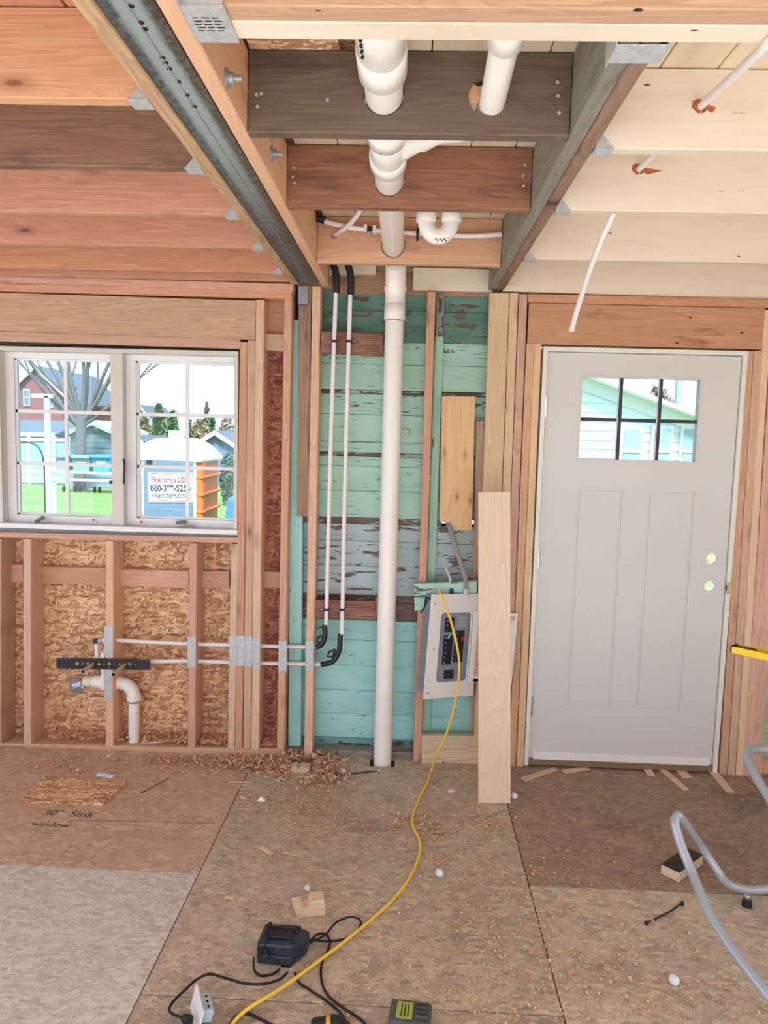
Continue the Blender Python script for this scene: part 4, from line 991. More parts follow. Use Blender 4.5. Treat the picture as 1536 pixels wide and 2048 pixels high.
# knotty pine board screwed over the siding
kb = T('pine_board', 'wide knotty pine board fixed over the teal siding above panel', 'board', P(915, 930, D+.05))
a_ = vb('plank', 882.5, 952, 793, 879, 943.5, 1060, D+.055, .02, W['pineboard'], kb)
wm = Wm(a_); a_.data = a_.data.copy(); a_.parent = None; a_.matrix_basis = wm
q = P(882, 1053, D+.065); cut(a_, [MB().box((q.x+.005, q.y, q.z-.006), (.075, .1, .058)).build('cutter', None)]); par(a_, kb)
# leaning plywood strip
lb = T('leaning_board', 'tall pale plywood strip leaning against the studs beside the panel', 'board', F(989, 1607, 0))
ft = F(989, 1606.5, 0.0); tp0 = P(988.5, 985, 3.36)
wdt = .5*((F(1023, 1607)-F(955.5, 1606)).length + (P(1019, 985, 3.36)-P(958.5, 985, 3.36)).length)
board('board', ft+Vector((0, .006, .0005)), tp0, (1, 0, 0), wdt, .012, W['ply'], lb, .001)

# ================================================================== FLOOR THINGS
def tubeF(pts, r, name, mat, parent, n=10, k=6): return MB().tube(smooth(pts, k), r, n).build(name, mat, parent)
yc_ = T('extension_cord', 'long yellow extension cord draped from the panel across the floor', 'cord', F(840, 1600, 0))
yp = [Mp @ Vector((-.075, .03, PH/2+.004)), P(879, 1183, 3.43), P(896, 1225, 3.40), P(908, 1265, 3.375), P(917, 1310, 3.37), P(918, 1350, 3.37), P(911, 1400, 3.38), P(899, 1450, 3.40), P(885, 1485, 3.42), P(872, 1510, 3.43)]
yp += [F(x, y, .0055) for x, y in [(863, 1540), (855, 1565), (841, 1590), (832, 1612), (825, 1632), (824, 1648), (832, 1665), (840, 1685), (838, 1710), (826, 1742), (806, 1775), (780, 1805), (750, 1833)]]
yp += [F(x, y, z) for x, y, z in [(715, 1862, .008), (680, 1890, .012), (640, 1920, .016), (600, 1950, .018), (560, 1978, .02), (520, 2002, .022), (485, 2026, .016), (462, 2052, .008), (440, 2100, .006)]]
tubeF(yp, .0055, 'jacket', M_YEL, yc_, 12, 6)
# charger
ch_ = T('battery_charger', 'dark blue-black battery charger lying on the subfloor with its cord', 'charger', F(565, 1935, 0))
M_CH = plain('charger_plastic', rgb(44, 56, 72), .38, vary=.2)
base = F(556, 1936, 0); az = math.radians(-4)
Mc = Matrix.Translation((base.x, base.y+.055, 0)) @ Matrix.Rotation(az, 4, 'Z')
def cbp(name, c, d, mat=M_CH, bev=.004, parent=ch_, R=None):
    o = MB().box((0, 0, 0), d).build(name, mat, None, bev); o.matrix_basis = Mc @ Matrix.Translation(c) @ (R or Matrix.Identity(4)); return par(o, parent)
m = MB()
cw, cd_, chh = .132, .10, .074
m.quadprism([(-cw/2, -cd_/2, .002), (cw*.36, -cd_/2, .002), (cw*.36, -cd_/2, chh), (-cw/2, -cd_/2, chh*.93)], (0, cd_, 0))
o = m.build('body', M_CH, None, .007); o.matrix_basis = Mc @ o.matrix_basis; par(o, ch_)
m = MB(); m.quadprism([(cw*.35, -cd_/2+.004, .004), (cw*.35, -cd_/2+.004, chh*.96), (cw*.35, cd_/2, chh*.96), (cw*.35, cd_/2, .004)], (.001, 0, 0))
m = MB(); vs = [(cw*.34, -cd_/2+.004, .003), (cw*.34, cd_/2-.004, .003), (cw*.34, cd_/2-.004, chh-.004), (cw*.34, -cd_/2+.004, chh-.004), (cw*.62, .0, .012), (cw*.62, cd_/2-.006, .012), (cw*.62, cd_/2-.006, chh*.8), (cw*.62, .0, chh*.8)]
m.add(vs, [(0, 1, 2, 3), (4, 7, 6, 5), (0, 3, 7, 4), (1, 5, 6, 2), (3, 2, 6, 7), (0, 4, 5, 1)]); o = m.build('nose', M_CH, None, .005); o.matrix_basis = Mc @ o.matrix_basis; par(o, ch_)
for k in range(7): cbp('vent_slot', (-cw*.44+k*.0072, -cd_/2-.0002, chh*.62), (.0032, .003, .03), M_DARK, 0)
cbp('lip', (0.0, -cd_/2-.002, chh*.36), (cw*.72, .008, .022), M_CH, .006); cbp('rail', (-.004, 0, chh+.003), (.085, .05, .006), M_BLACK, .002); cbp('rail', (-.004, .02, chh+.007), (.1, .008, .008), M_BLACK, .002)
for x, y in ((.046, -.036), (.05, .036), (-.05, .036)): 
    o = MB().tube([(0, 0, 0), (0, 0, .006)], .005, 12).build('screw_boss', M_BLACK, None); o.matrix_basis = Mc @ Matrix.Translation((x, y, chh-.001)); par(o, ch_)
cbp('foot', (cw*.2, -cd_/2+.01, -.0005), (.03, .02, .004), M_BLACK, .001)
MB().tube(smooth([Mc @ Vector(v) for v in [(-.04, .03, chh+.008), (-.043, .02, chh+.014), (-.042, -.035, chh+.014), (-.038, -.056, chh*.75), (-.02, -.058, chh*.45), (.006, -.058, chh*.3)]], 5), .003, 8).build('cord', M_BLACK2, ch_)
tubeF([F(x, y, z) for x, y, z in [(618, 1885, .02), (634, 1869, .012), (650, 1868, .006), (660, 1882, .006), (656, 1900, .004), (646, 1920, .004), (642, 1940, .004), (645, 1970, .004), (660, 1995, .004), (690, 2018, .004), (720, 2038, .004), (740, 2060, .004)]], .0035, 'cord', M_BLACK2, ch_)
tubeF([F(x, y, z) for x, y, z in [(618, 1886, .02), (650, 1870, .02), (672, 1845, .022), (700, 1834, .02), (720, 1840, .012), (717, 1858, .006), (695, 1876, .004), (665, 1882, .004), (640, 1882, .008), (622, 1878, .02)]], .0035, 'cord', M_BLACK2, ch_)
tubeF([F(x, y, z) for x, y, z in [(508, 1915, .03), (508, 1938, .012), (520, 1951, .006), (545, 1948, .004), (560, 1938, .01)]], .0035, 'cord', M_BLACK2, ch_)
tubeF([F(x, y, z) for x, y, z in [(575, 1945, .02), (560, 1958, .02), (528, 1968, .03), (490, 1967, .035), (450, 1956, .04), (420, 1948, .04), (395, 1958, .03), (370, 1980, .025), (345, 2005, .02), (339, 2022, .02), (355, 2032, .025), (368, 2036, .03)]], .0038, 'cord', M_BLACK2, ch_)
tubeF([F(x, y, .004) for x, y in [(590, 1945), (598, 1965), (620, 1980), (650, 2000), (680, 2025), (700, 2055)]], .0035, 'cord', M_BLACK2, ch_)
tubeF([F(x, y, .004) for x, y in [(455, 2060), (470, 2035), (490, 2026), (520, 2038), (560, 2060)]], .0042, 'cord', M_BLACK2, ch_)
m = MB(); A, B = F(364, 2035, .03), F(380, 2041, .034); m.tube([A, A.lerp(B, .4), B], [.007, .012, .014], 12); m.build('plug', M_BLACK2, ch_)
# outlet with white plate
ou = T('outlet_receptacle', 'pale blue loose outlet with white plate plugged by the black cord', 'outlet', F(405, 2045, 0))
q = F(394, 2040, .0); R_ = Matrix.Translation(q+Vector((0, .0, .032))) @ Matrix.Rotation(math.radians(25), 4, 'Z') @ Matrix.Rotation(math.radians(14), 4, 'Y')
o = MB().box((0, 0, 0), (.005, .115, .07)).build('face_plate', M_WHITE, None, .0015); o.matrix_basis = R_; par(o, ou)
o = MB().box((0, 0, 0), (.032, .07, .035)).build('receptacle', plain('receptacle_blue', rgb(186, 208, 226), .4), None, .003); o.matrix_basis = R_ @ Matrix.Translation((.022, 0, .004)); par(o, ou)
o = MB().box((0, 0, 0), (.002, .1, .02)).build('mounting_strap', M_GALV, None); o.matrix_basis = R_ @ Matrix.Translation((.006, 0, 0)); par(o, ou)
for y in (-.02, 0, .02):
    o = MB().ball((0, 0, 0), .0035, 8, 5).build('terminal', M_DARK, None); o.matrix_basis = R_ @ Matrix.Translation((.024, y, .022)); par(o, ou)
# tool at bottom edge
tl_ = T('cordless_tool', 'black tool with yellow collar lying at the cord crossing', 'tool', F(648, 2052, 0))
A = F(622, 2052, .03); B = F(676, 2052, .03)
MB().tube([A, A.lerp(B, .12), A.lerp(B, .55)], [.014, .02, .024], 16).build('chuck', M_BLACK, tl_); MB().tube([A.lerp(B, .55), A.lerp(B, .72)], .0255, 16).build('collar', plain('tool_yellow', rgb(226, 170, 50), .5), tl_)
MB().tube([A.lerp(B, .72), B, B+Vector((.03, -.02, 0))], [.027, .027, .02], 16).build('motor_housing', M_BLACK, tl_); MB().tube([A+Vector((-.012, 0, 0)), A], .008, 12).build('jaw', M_GALV, tl_)
bt = T('battery_pack', 'green and grey cordless battery pack lying near the bottom cords', 'battery', F(820, 2055, 0))
q = F(820, 2062, 0); Mb = Matrix.Translation(q+Vector((0, .02, 0))) @ Matrix.Rotation(math.radians(-6), 4, 'Z')
def bp(name, c, d, mat, bev=.004): o = MB().box((0, 0, 0), d).build(name, mat, None, bev); o.matrix_basis = Mb @ Matrix.Translation(c); return par(o, bt)
M_BG = plain('battery_grey', rgb(74, 82, 82), .5); M_LIME = plain('battery_lime', rgb(168, 180, 74), .5)
bp('case', (0, 0, .022), (.115, .085, .042), M_BG, .008); bp('label', (-.016, -.001, .0438), (.045, .06, .001), M_LIME, 0); bp('label', (-.016, -.0436, .02), (.045, .001, .03), M_LIME, 0)
for k in range(3): bp('label_mark', (-.024+k*.009, 0, .0446), (.003, .045, .0005), M_DARK, 0)
bp('connector', (.032, 0, .046), (.035, .05, .01), M_BG, .002)
for y in (-.016, 0, .016): bp('connector_slot', (.032, y, .0514), (.03, .004, .0006), M_DARK, 0)
# notched block
def block(name, label, cat, px, py, rz, prof, dep, mat, extra=None):
    t = T(name, label, cat, F(px, py, 0)); m = MB(); m.quadprism([(x, 0, z) for x, z in prof], (0, dep, 0))
    o = m.build('block', mat, None, .002); o.matrix_basis = Matrix.Translation(F(px, py, 0)) @ Matrix.Rotation(rz, 4, 'Z') @ o.matrix_basis; par(o, t); return t
block('wood_offcut', 'orange pine offcut with a drilled half-round notch by the charger', 'wood block', 596, 1838, math.radians(14), [(0, .001), (.092, .001), (.090, .056), (.044, .058), (.038, .036), (.020, .034), (.012, .046), (-.018, .044)], .055, W['pine'])
block('wood_offcut', 'pale notched offcut amid the shavings beside the stud foot', 'wood block', 581, 1546, math.radians(4), [(0, .001), (.085, .001), (.092, .022), (.05, .030), (.042, .020), (.034, .020), (.028, .03), (-.002, .024)], .06, W['pine'])
bA, bB = F(1321, 1748), F(1358, 1766); brz = math.atan2(bB.y-bA.y, bB.x-bA.x); bw = (bB-bA).length
t = block('wood_offcut', 'black-topped lumber offcut under the grey tubular stand', 'wood block', 1321, 1748, brz, [(0, .001), (bw, .001), (bw, .038), (0, .038)], .19, W['pine'])
o = MB().box((0, 0, 0), (bw-.002, .188, .0015)).build('tar_face', plain('tar_black', rgb(52, 50, 48), .7, vary=.4), None); o.matrix_basis = Matrix.Translation(F(1321, 1748, 0)) @ Matrix.Rotation(brz, 4, 'Z') @ Matrix.Translation((bw/2, .095, .0392)); par(o, t)
block('wood_knot', 'small round tan knot plug on the floor before the board', 'wood chip', 896, 1585, 0, [(0, .001), (.012, .0), (.032, .001), (.036, .006), (.028, .012), (.006, .011), (-.002, .006)], .022, W['pine'])
# osb scrap
sc = T('osb_scrap', 'square OSB scrap lying on the plywood floor below window', 'board', F(130, 1590, 0))
a, b, c, d = F(40, 1606, 0), F(205, 1612, 0), F(254, 1567, 0), F(88, 1556, 0)
MB().quadprism([a, b, c, d], (0, 0, .011)).build('board', W['osb'], sc, .001)
# floor writing
M_INK = plain('pencil_ink', rgb(70, 54, 46), .8)
wr_m = lambda px, py, s, t_: text('floor_writing', t_, s, Matrix.Translation(F(px, py, .0006)) @ Matrix.Rotation(-.03, 4, 'Z'), M_INK, floor, .0001)
wr_m(133, 1632, .062, '30"  Sink'); wr_m(98, 1653, .05, 'window'); wr_m(98, 1643, .03, '|')
MB().quadprism([F(280, 1586, .0004), F(338, 1556, .0004), F(338, 1557.5, .0004), F(281, 1587.5, .0004)], (0, 0, .0003)).build('pencil_line', M_INK, floor)
MB().quadprism([F(140, 1640, .0004), F(430, 1646, .0004), F(430, 1646.6, .0004), F(140, 1640.6, .0004)], (0, 0, .0003)).build('pencil_line', M_INK, floor)
# white marker, caps, rods
sm = T('white_label_stub', 'small white plastic strip lying behind the OSB scrap', 'plastic strip', F(211, 1550, 0))
a, b = F(196, 1548, .006), F(227, 1554, .006); board('strip', a, b, (0, 1, 0), .024, .011, plain('chalk_white', rgb(216, 226, 240), .5), sm, .002)
for k in range(3): MB().box(a.lerp(b, .3+k*.2)+Vector((0, -.0125, 0)), (.006, .001, .004)).build('mark', M_GREYST, sm)
M_CAP = plain('milky_cap', rgb(226, 232, 238), .3)
for px, py, lab, r in [(615, 1776, 'small milky plastic cap above the notched block', .010), (879, 1746, 'milky plastic cap right of the yellow cord', .014), (1349, 1960, 'milky plastic cap nearest the silver stand leg', .0145), (635, 1542, 'milky plastic cap in shavings by the pipe foot', .010), (1029, 1592, 'milky cap beside the foot of the leaning board', .014)]:
    t = T('plastic_cap', lab, 'cap', F(px, py, 0), 'milky plastic caps on the floor'); q = F(px, py, r)
    d = Vector((.3, -1, .3)).normalized(); MB().tube([q-d*.009, q+d*.006, q+d*.009], [r, r, r*.75], 16).build('cap', M_CAP, t); MB().tube([q+d*.0088, q+d*.0095], r*.45, 12).build('rim', M_PVC, t)
t = T('bit_rod', 'thin black rod with metal ends beside the pipe foot', 'rod', F(715, 1546, 0)); tubeF([F(670, 1550, .004), F(715, 1546, .004), F(757, 1541, .006)], .0028, 'rod', M_BLACK, t, 8)
for px, py in ((673, 1550), (699, 1548), (757, 1541)): MB().ball(F(px, py, .006), .0065, 8, 6).build('ferrule', M_CHROME if px != 673 else M_BLACK, t)
t = T('cable_tie', 'black cord tie with bright tips near the silver stand', 'tie', F(1330, 1830, 0)); tubeF([F(1291, 1847, .004), F(1318, 1834, .005), F(1345, 1820, .006), F(1366, 1803, .006)], .003, 'strap', M_BLACK, t, 8)
for px, py in ((1293, 1846), (1364, 1807)): MB().ball(F(px, py, .007), .008, 8, 6).build('clip', M_BLACK, t)
MB().tube([F(1364, 1806, .01), F(1364, 1796, .016)], .003, 8).build('tip', M_CHROME, t)
t = T('wire_scrap', 'thin straight grey wire on the floor before the board', 'wire', F(1000, 1628, 0)); MB().tube([F(943, 1647, .003), F(1063, 1600, .003)], .0017, 6).build('wire', M_GREYST, t)
t = T('paper_scrap', 'crumpled white paper bit beside small wood scraps', 'paper', F(522, 1603, 0)); m = MB(); q = F(522, 1603, 0)
m.add([q+Vector(v) for v in [(-.02, 0, .001), (.018, -.008, .003), (.022, .012, .002), (0, .018, .018), (-.014, .016, .004), (.002, .004, .022)]], [(0, 1, 5), (1, 2, 5), (2, 3, 5), (3, 4, 5), (4, 0, 5)]); m.build('paper', M_PVC, t)
# shims under the door
shims = [((1053, 1557), (1112, 1537), 'shim lying left of the door foot, farthest left', .034), ((1144, 1541), (1178, 1536), 'short shim end peeking under the door left of centre', .03), ((1300, 1542), (1300, 1549), 'stubby shim end under the door right of centre', .04), ((1322, 1537), (1372, 1580), 'long narrow shim slanting out beneath the door', .034), ((1358, 1537), (1374, 1556), 'thick double shim end under the door', .05), ((1425, 1542), (1460, 1584), 'shim slanting out below the right door jamb', .042)]
for i, (a, b, lab, w_) in enumerate(shims):
    t = T('shim', 'pale wood '+lab, 'shim', F(*b, 0), 'wood shims under the door'); A, B = F(*a, .007), F(*b, .003)
    if i == 2: A, B = F(1295, 1539, .007), F(1302, 1551, .004)
    d = (B-A).normalized(); s_ = d.cross(Vector((0, 0, 1))).normalized()*w_/2; h = .011
    A2_ = A-d*(.05 if i != 0 else .02)
    MB().add([A2_-s_-Vector((0, 0, .006)), A2_+s_-Vector((0, 0, .006)), B+s_*.85-Vector((0, 0, .0025)), B-s_-Vector((0, 0, .0025)), A2_-s_+Vector((0, 0, h-.006)), A2_+s_+Vector((0, 0, h-.006)), B+s_*.85+Vector((0, 0, .001)), B-s_+Vector((0, 0, .001))],
             [(0, 1, 2, 3), (4, 7, 6, 5), (0, 4, 5, 1), (1, 5, 6, 2), (2, 6, 7, 3), (3, 7, 4, 0)]).build('wedge', W['pine'], t)
# larger splinters
spl = [((458, 1564), (505, 1565), 'thin pointed sliver lying across the left floor seam'), ((516, 1579), (537, 1585), 'flat wood chip just above the paper bit'), ((522, 1694), (544, 1708), 'pale splinter left of centre on tan floor'), ((527, 1531), (553, 1548), 'chunky orange chip among shavings near corner stud'), ((505, 1517), (548, 1520), 'broad orange chip at the edge of shaving pile'), ((567, 1704), (600, 1713), 'dark thin twig-like sliver mid floor'), ((555, 1562), (575, 1540), 'curled long chip below the pale notched offcut'), ((450, 1794), (470, 1796), 'lone pale splinter near the pale plywood edge'), ((481, 1592), (492, 1597), 'tiny cube chip left of the paper bit'), ((530, 1555), (556, 1549), 'narrow tan strip beside the notched offcut')]
for a, b, lab in spl:
    t = T('wood_chip', lab, 'wood chip', F(*a, 0), 'larger wood chips on the floor'); A, B = F(*a, .005), F(*b, .004)
    w_ = .006 if 'sliver' in lab else .018; board('chip', A, B, (0, 1, 0), w_, .006, W['pine'] if 'pale' in lab or 'tan' in lab else W['fir'], t, .001)
# level
lv = T('spirit_level', 'yellow I-beam spirit level lying flat, jutting in beyond the door', 'level', P(1463, 1298, 2.85))
A, B = P(1464, 1299, 2.86), P(1464, 1299, 2.86)+Vector((.85, -.85, 0)); d = (B-A).normalized(); s_ = Vector((-d.y, d.x, 0))
for k, off in enumerate((0, .056)): board('flange', A+s_*off, B+s_*off, (0, 0, 1), .026, .004, M_LEVEL, lv, .001)
board('web', A+s_*.028+Vector((0, 0, -.002)), B+s_*.028+Vector((0, 0, -.002)), (-d.y, d.x, 0), .052, .004, plain('level_web', rgb(190, 170, 60), .5), lv, .0005)
board('end_cap', A-d*.006+s_*.028, A+s_*.028, (-d.y, d.x, 0), .058, .027, M_BLACK, lv, .001); board('end_cap_pad', A+s_*.028, A+d*.07+s_*.028, (-d.y, d.x, 0), .050, .018, M_BLACK, lv, .001)
MB().tube([A+d*.28+s_*.012, A+d*.28+s_*.044], .007, 12).build('vial', plain('vial', rgb(190, 220, 120), .2), lv)
# tubular stand
ts = T('tool_stand', 'silver tubular tool stand with black levelling foot', 'stand', F(1495, 1818, 0))
ap = P(1356, 1640, 2.36)
foot = F(1496, 1812, 0)
Yf = foot.y
tubeF([P(1350, 1648, 2.36), P(1353, 1634, 2.38), P(1364, 1637, 2.40), P(1400, 1688, Yf+.02), P(1440, 1748, Yf+.0), P(1452, 1763, Yf), P(1468, 1773, Yf), P(1495, 1779, Yf), P(1535, 1778, Yf), P(1640, 1770, Yf)], .0145, 'foot_tube', M_TUBE, ts, 16, 8)
tubeF([P(1353, 1634, 2.38), P(1350, 1648, 2.36), P(1362, 1690, 2.32), P(1384, 1745, 2.26), P(1402, 1790, 2.19), P(1425, 1838, 2.12), P(1470, 1905, 2.02), P(1536, 1990, 1.9), P(1640, 2120, 1.75)], .0155, 'leg_tube', M_TUBE, ts, 16, 8)
tubeF([P(1640, 1500, 2.75), P(1570, 1499, 2.78), P(1522, 1498, 2.78), P(1502, 1500, 2.76), P(1494, 1513, 2.72), P(1504, 1540, 2.66), P(1540, 1600, 2.55), P(1640, 1760, 2.3)], .0165, 'back_tube', M_TUBE, ts, 16, 8)
q = P(1496, 1782, Yf); MB().tube([q, Vector((q.x, q.y, .03))], .007, 12).build('threaded_stud', M_CHROME, ts); MB().tube([q+Vector((0, 0, -.018)), q+Vector((0, 0, -.03))], .013, 6).build('nut', M_CHROME, ts)
MB().tube([(q.x, q.y, .034), (q.x, q.y, .02), (q.x, q.y, .001)], [.011, .015, .018], 16).build('rubber_foot', M_BLACK2, ts)
# the stand's table, outside the frame, carries the level
tx = A+d*.62; MB().box((tx.x+.22, tx.y+.02, A.z-.034), (.46, .5, .04)).build('table', M_TUBE, ts, .005)
for dx, dy in ((.0, -.2), (.42, -.2), (.0, .22), (.42, .22)): MB().tube([(tx.x+.02+dx, tx.y+dy, A.z-.05), (tx.x+.02+dx*1.1, tx.y+dy*1.2, 0.0)], .0145, 12).build('leg_tube', M_TUBE, ts)

# ------------------------------------------------------------------ shavings (nobody could count them)
random.seed(21)
def shav(n_spec, name, label, mats, zf=None):
    for mi, mat in enumerate(mats):
        vs, fs = [], []
        for (cx_, cy_, sx_, sy_, n, s0, s1, hmax) in n_spec:
            for _ in range(n//len(mats)):
                px, py = random.gauss(cx_, sx_), random.gauss(cy_, sy_)
                if py < 1508 or px < -80 or px > 1620 or py > 2100: continue
                if 955 < px < 1025 and py < 1612: continue
                if 578 < px < 628 and 1526 < py < 1560: continue
                p = F(px, py, 0)
                if p.y > D-.01 and p.x < P(572, 1500, D).x: continue
                if p.y > D+.08: continue
                if abs(p.x-stk_b.x) < .055 and p.y > D-.08: continue
                if p.y > D-.02 and p.x > .15: continue
                s = random.uniform(s0, s1)*random.choice((.35, .5, .6, .8, 1)); a = random.uniform(0, 2*PI); w_ = s*random.uniform(.3, .8); up_ = random.uniform(.1, .5)*s
                z0 = random.uniform(.0008, hmax); u = Vector((math.cos(a), math.sin(a), 0)); v = Vector((-math.sin(a), math.cos(a), random.uniform(-.3, .3)))
                b = len(vs); c = p+Vector((0, 0, z0))
                for t_, h_ in ((-.5, up_), (0, 0), (.5, up_*random.random())):
                    for e in (-.5, .5):
                        q = c+u*s*t_+v*w_*e*random.uniform(.6, 1.1)+Vector((0, 0, h_)); q.z = max(q.z, .0006); vs.append(tuple(q))
                fs += [(b, b+1, b+3, b+2), (b+2, b+3, b+5, b+4)]
        me = bpy.data.meshes.new(name); me.from_pydata(vs, [], fs); me.materials.append(mat)
        o = bpy.data.objects.new(name, me); S.collection.objects.link(o); tag(o, label, 'shavings', None, 'stuff'); out = o
M_S1 = plain('shaving_orange', rgb(236, 184, 148), .85, vary=.35); M_S2 = plain('shaving_pale', rgb(234, 200, 166), .85, vary=.3)
spec = [(600, 1530, 38, 14, 1500, .016, .034, .028), (520, 1524, 45, 11, 1100, .014, .032, .012), (400, 1522, 70, 9, 600, .012, .028, .006), (200, 1520, 90, 10, 300, .006, .018, .004), (130, 1540, 30, 8, 100, .008, .02, .004), (640, 1548, 30, 14, 700, .014, .03, .012),
        (640, 1580, 50, 30, 900, .005, .014, .004), (610, 1625, 70, 28, 1500, .004, .011, .004), (660, 1650, 60, 30, 700, .004, .012, .004), (590, 1600, 60, 20, 700, .004, .012, .004), (680, 1510, 30, 8, 300, .006, .014, .006),
        (640, 1700, 120, 50, 900, .003, .009, .003), (800, 1640, 18, 9, 110, .008, .018, .006), (845, 1650, 18, 14, 180, .008, .018, .006), (870, 1665, 25, 10, 120, .008, .018, .005), (860, 1718, 15, 8, 60, .008, .018, .005),
        (985, 1650, 25, 9, 220, .006, .016, .006), (955, 1625, 25, 14, 120, .006, .014, .004), (930, 1680, 90, 40, 300, .005, .012, .003), (1000, 1800, 120, 90, 700, .005, .014, .003), (1090, 1720, 60, 50, 260, .005, .012, .003),
        (960, 1900, 130, 80, 600, .006, .016, .004), (1180, 1900, 120, 80, 500, .007, .018, .005), (1250, 1960, 120, 60, 260, .008, .02, .005), (1200, 2000, 160, 40, 220, .008, .02, .005), (700, 1850, 260, 120, 900, .003, .009, .002),
        (1350, 1880, 110, 80, 120, .006, .014, .004), (420, 1750, 160, 120, 120, .004, .010, .002), (1090, 1575, 60, 20, 40, .006, .012, .003), (1300, 1640, 140, 50, 40, .006, .012, .003), (900, 2000, 200, 40, 260, .006, .014, .003)]
shav(spec, 'wood_shavings', 'orange and pale wood shavings scattered over the subfloor', [M_S1, M_S2])
# shavings on the bottom plate and inside the bays
vs, fs = [], []
for (x0, x1, n) in [(90, 210, 130), (228, 250, 40), (280, 376, 200), (395, 452, 260), (522, 552, 160), (5, 44, 10)]:
    for _ in range(n):
        a = P(random.uniform(x0, x1), 1485, D); p = Vector((a.x, random.uniform(D+.02, YO-.01), .0395+random.uniform(0, .012)))
        s = random.uniform(.007, .018); an = random.uniform(0, 6.28); u = Vector((math.cos(an), math.sin(an), 0))*s; v = Vector((-math.sin(an), math.cos(an), .3))*s*.4
        b = len(vs); vs += [tuple(q) for q in (p-u-v, p-u+v, p+v+Vector((0, 0, s*.4)), p-v+Vector((0, 0, s*.4)), p+u+v, p+u-v)]; fs += [(b, b+1, b+2, b+3), (b+3, b+2, b+4, b+5)]
me = bpy.data.meshes.new('plate_shavings'); me.from_pydata(vs, [], fs); me.materials.append(M_S1)
o = bpy.data.objects.new('plate_shavings', me); S.collection.objects.link(o); tag(o, 'wood shavings heaped on the bottom plate between studs', 'shavings', None, 'stuff')

# ================================================================== OUTSIDE
GZ = -.75
def lawn_mat():
    q = N('lawn'); v = q.coord(rnd=False)
    a = q.noise(q.n('ShaderNodeMapping', {'Vector': v, 'Scale': (.08, 1.2, 1)}).outputs[0], 1.5, 4).outputs[0]; b = q.noise(v, 30, 3).outputs[0]
    col = q.mix(q.ramp(a, [(.4, 0.), (.6, 1.)]), rgb(92, 130, 60), rgb(126, 146, 78)); col = q.mix(q.ramp(b, [(.4, .3), (.6, 0.)]), col, rgb(62, 92, 46))
    return q.out(col, .9)
g = MB().box((0, 45, GZ-.05), (140, 82, .1)).build('lawn_ground', lawn_mat()); tag(g, kind='structure'); g.name = 'ground'
dv = MB().box((0, -22, GZ-.05), (140, 51, .1)).build('ground', plain('pale_bounce_ground', rgb(186, 180, 170), .9, vary=.2)); tag(dv, kind='structure')  # unseen pale ground added to bounce light in through the openings
dv2 = MB().box((-40, 3.7, GZ-.05), (72, .6, .1)).build('ground', bpy.data.materials['pale_bounce_ground']); tag(dv2, kind='structure')
def G(px, py): return F(px, py, GZ)
# portable toilet
M_OR = plain('toilet_orange', rgb(224, 104, 44), .45); M_ROOF = plain('toilet_roof', rgb(236, 238, 236), .5); M_TD = plain('toilet_door_grey', rgb(98, 116, 140), .5)
PY = 11.9
pt_ = T('portable_toilet', 'orange portable toilet with grey door and white domed roof outside', 'toilet', (P(365, 1000, PY).x, PY, GZ))
tx0, tx1 = P(268, 960, PY).x, P(405, 960, PY).x; tzt = P(365, 916, PY).z
mt = MB().box(((tx0+tx1)/2, PY+.6, (GZ+tzt)/2), (tx1-tx0-.08, 1.1, tzt-GZ)).build('cabin', M_OR, pt_, .03)
for xc_ in (tx0+.07, tx1-.05):
    MB().box((xc_, PY-.0, (GZ+tzt)/2), (.17, .16, tzt-GZ-.02)).build('corner_post', M_OR, pt_, .05)
    z = GZ+.25
    while z < tzt-.05: MB().box((xc_, PY-.01, z), (.19, .17, .05)).build('rib', M_OR, pt_, .02); z += .28
zq = GZ+.25
while zq < tzt-.05: MB().box((tx1-.03, PY+.62, zq), (.10, 1.0, .05)).build('rib', M_OR, pt_, .02); zq += .28
rf = MB(); n = 12; prof = []
for k in range(n+1):
    u = k/n; prof.append((tx0-.03+(tx1-tx0+.06)*u, tzt+.02+.30*(1-abs(2*u-1)**2.2)))
rf.quadprism([(tx0-.03, PY-.14, tzt-.06), (tx1+.03, PY-.14, tzt-.06)]+[(x, PY-.14, z) for x, z in reversed(prof)], (0, 1.35, 0)); rf.build('roof', M_ROOF, pt_, .03)
MB().box((P(330, 880, PY).x, PY+.5, P(330, 868, PY).z), (.16, .16, .12)).build('vent_cap', M_ROOF, pt_, .01)
dx0, dx1 = P(290, 960, PY).x, P(392, 960, PY).x; dzt_ = P(345, 903, PY).z
MB().box(((dx0+dx1)/2, PY-.08, (GZ+.1+dzt_)/2), (dx1-dx0+.06, .06, dzt_-GZ-.04)).build('door_surround', M_ROOF, pt_, .04)
dd = MB().box(((dx0+dx1)/2, PY-.11, (GZ+.12+dzt_)/2), (dx1-dx0-.03, .05, dzt_-GZ-.16)).build('door', M_TD, pt_, .03)
MB().box((P(305, 924, PY).x, PY-.14, P(305, 924, PY).z), (.09, .02, .07)).build('latch', M_DARK, dd)
for py in (1018,): MB().box(((dx0+dx1)/2, PY-.137, P(340, py, PY).z), (dx1-dx0-.1, .006, .01)).build('door_groove', M_BOX, dd)
sgc = P(341, 975, PY-.14); sg = MB().box((sgc.x, PY-.142, sgc.z), (.72, .008, .48), Matrix.Rotation(-.02, 3, 'Y')).build('sign_board', M_ROOF, dd)
M_INKD = plain('sign_navy', rgb(40, 60, 84), .6); M_PINK = plain('sign_pink', rgb(170, 34, 104), .6)
for dx, dz, sx, sz in ((0, .215, .65, .008), (0, -.215, .65, .008), (-.325, 0, .008, .43), (.325, 0, .008, .43)): MB().box((sgc.x+dx, PY-.148, sgc.z+dz), (sx, .003, sz)).build('sign_border', M_RED, sg)
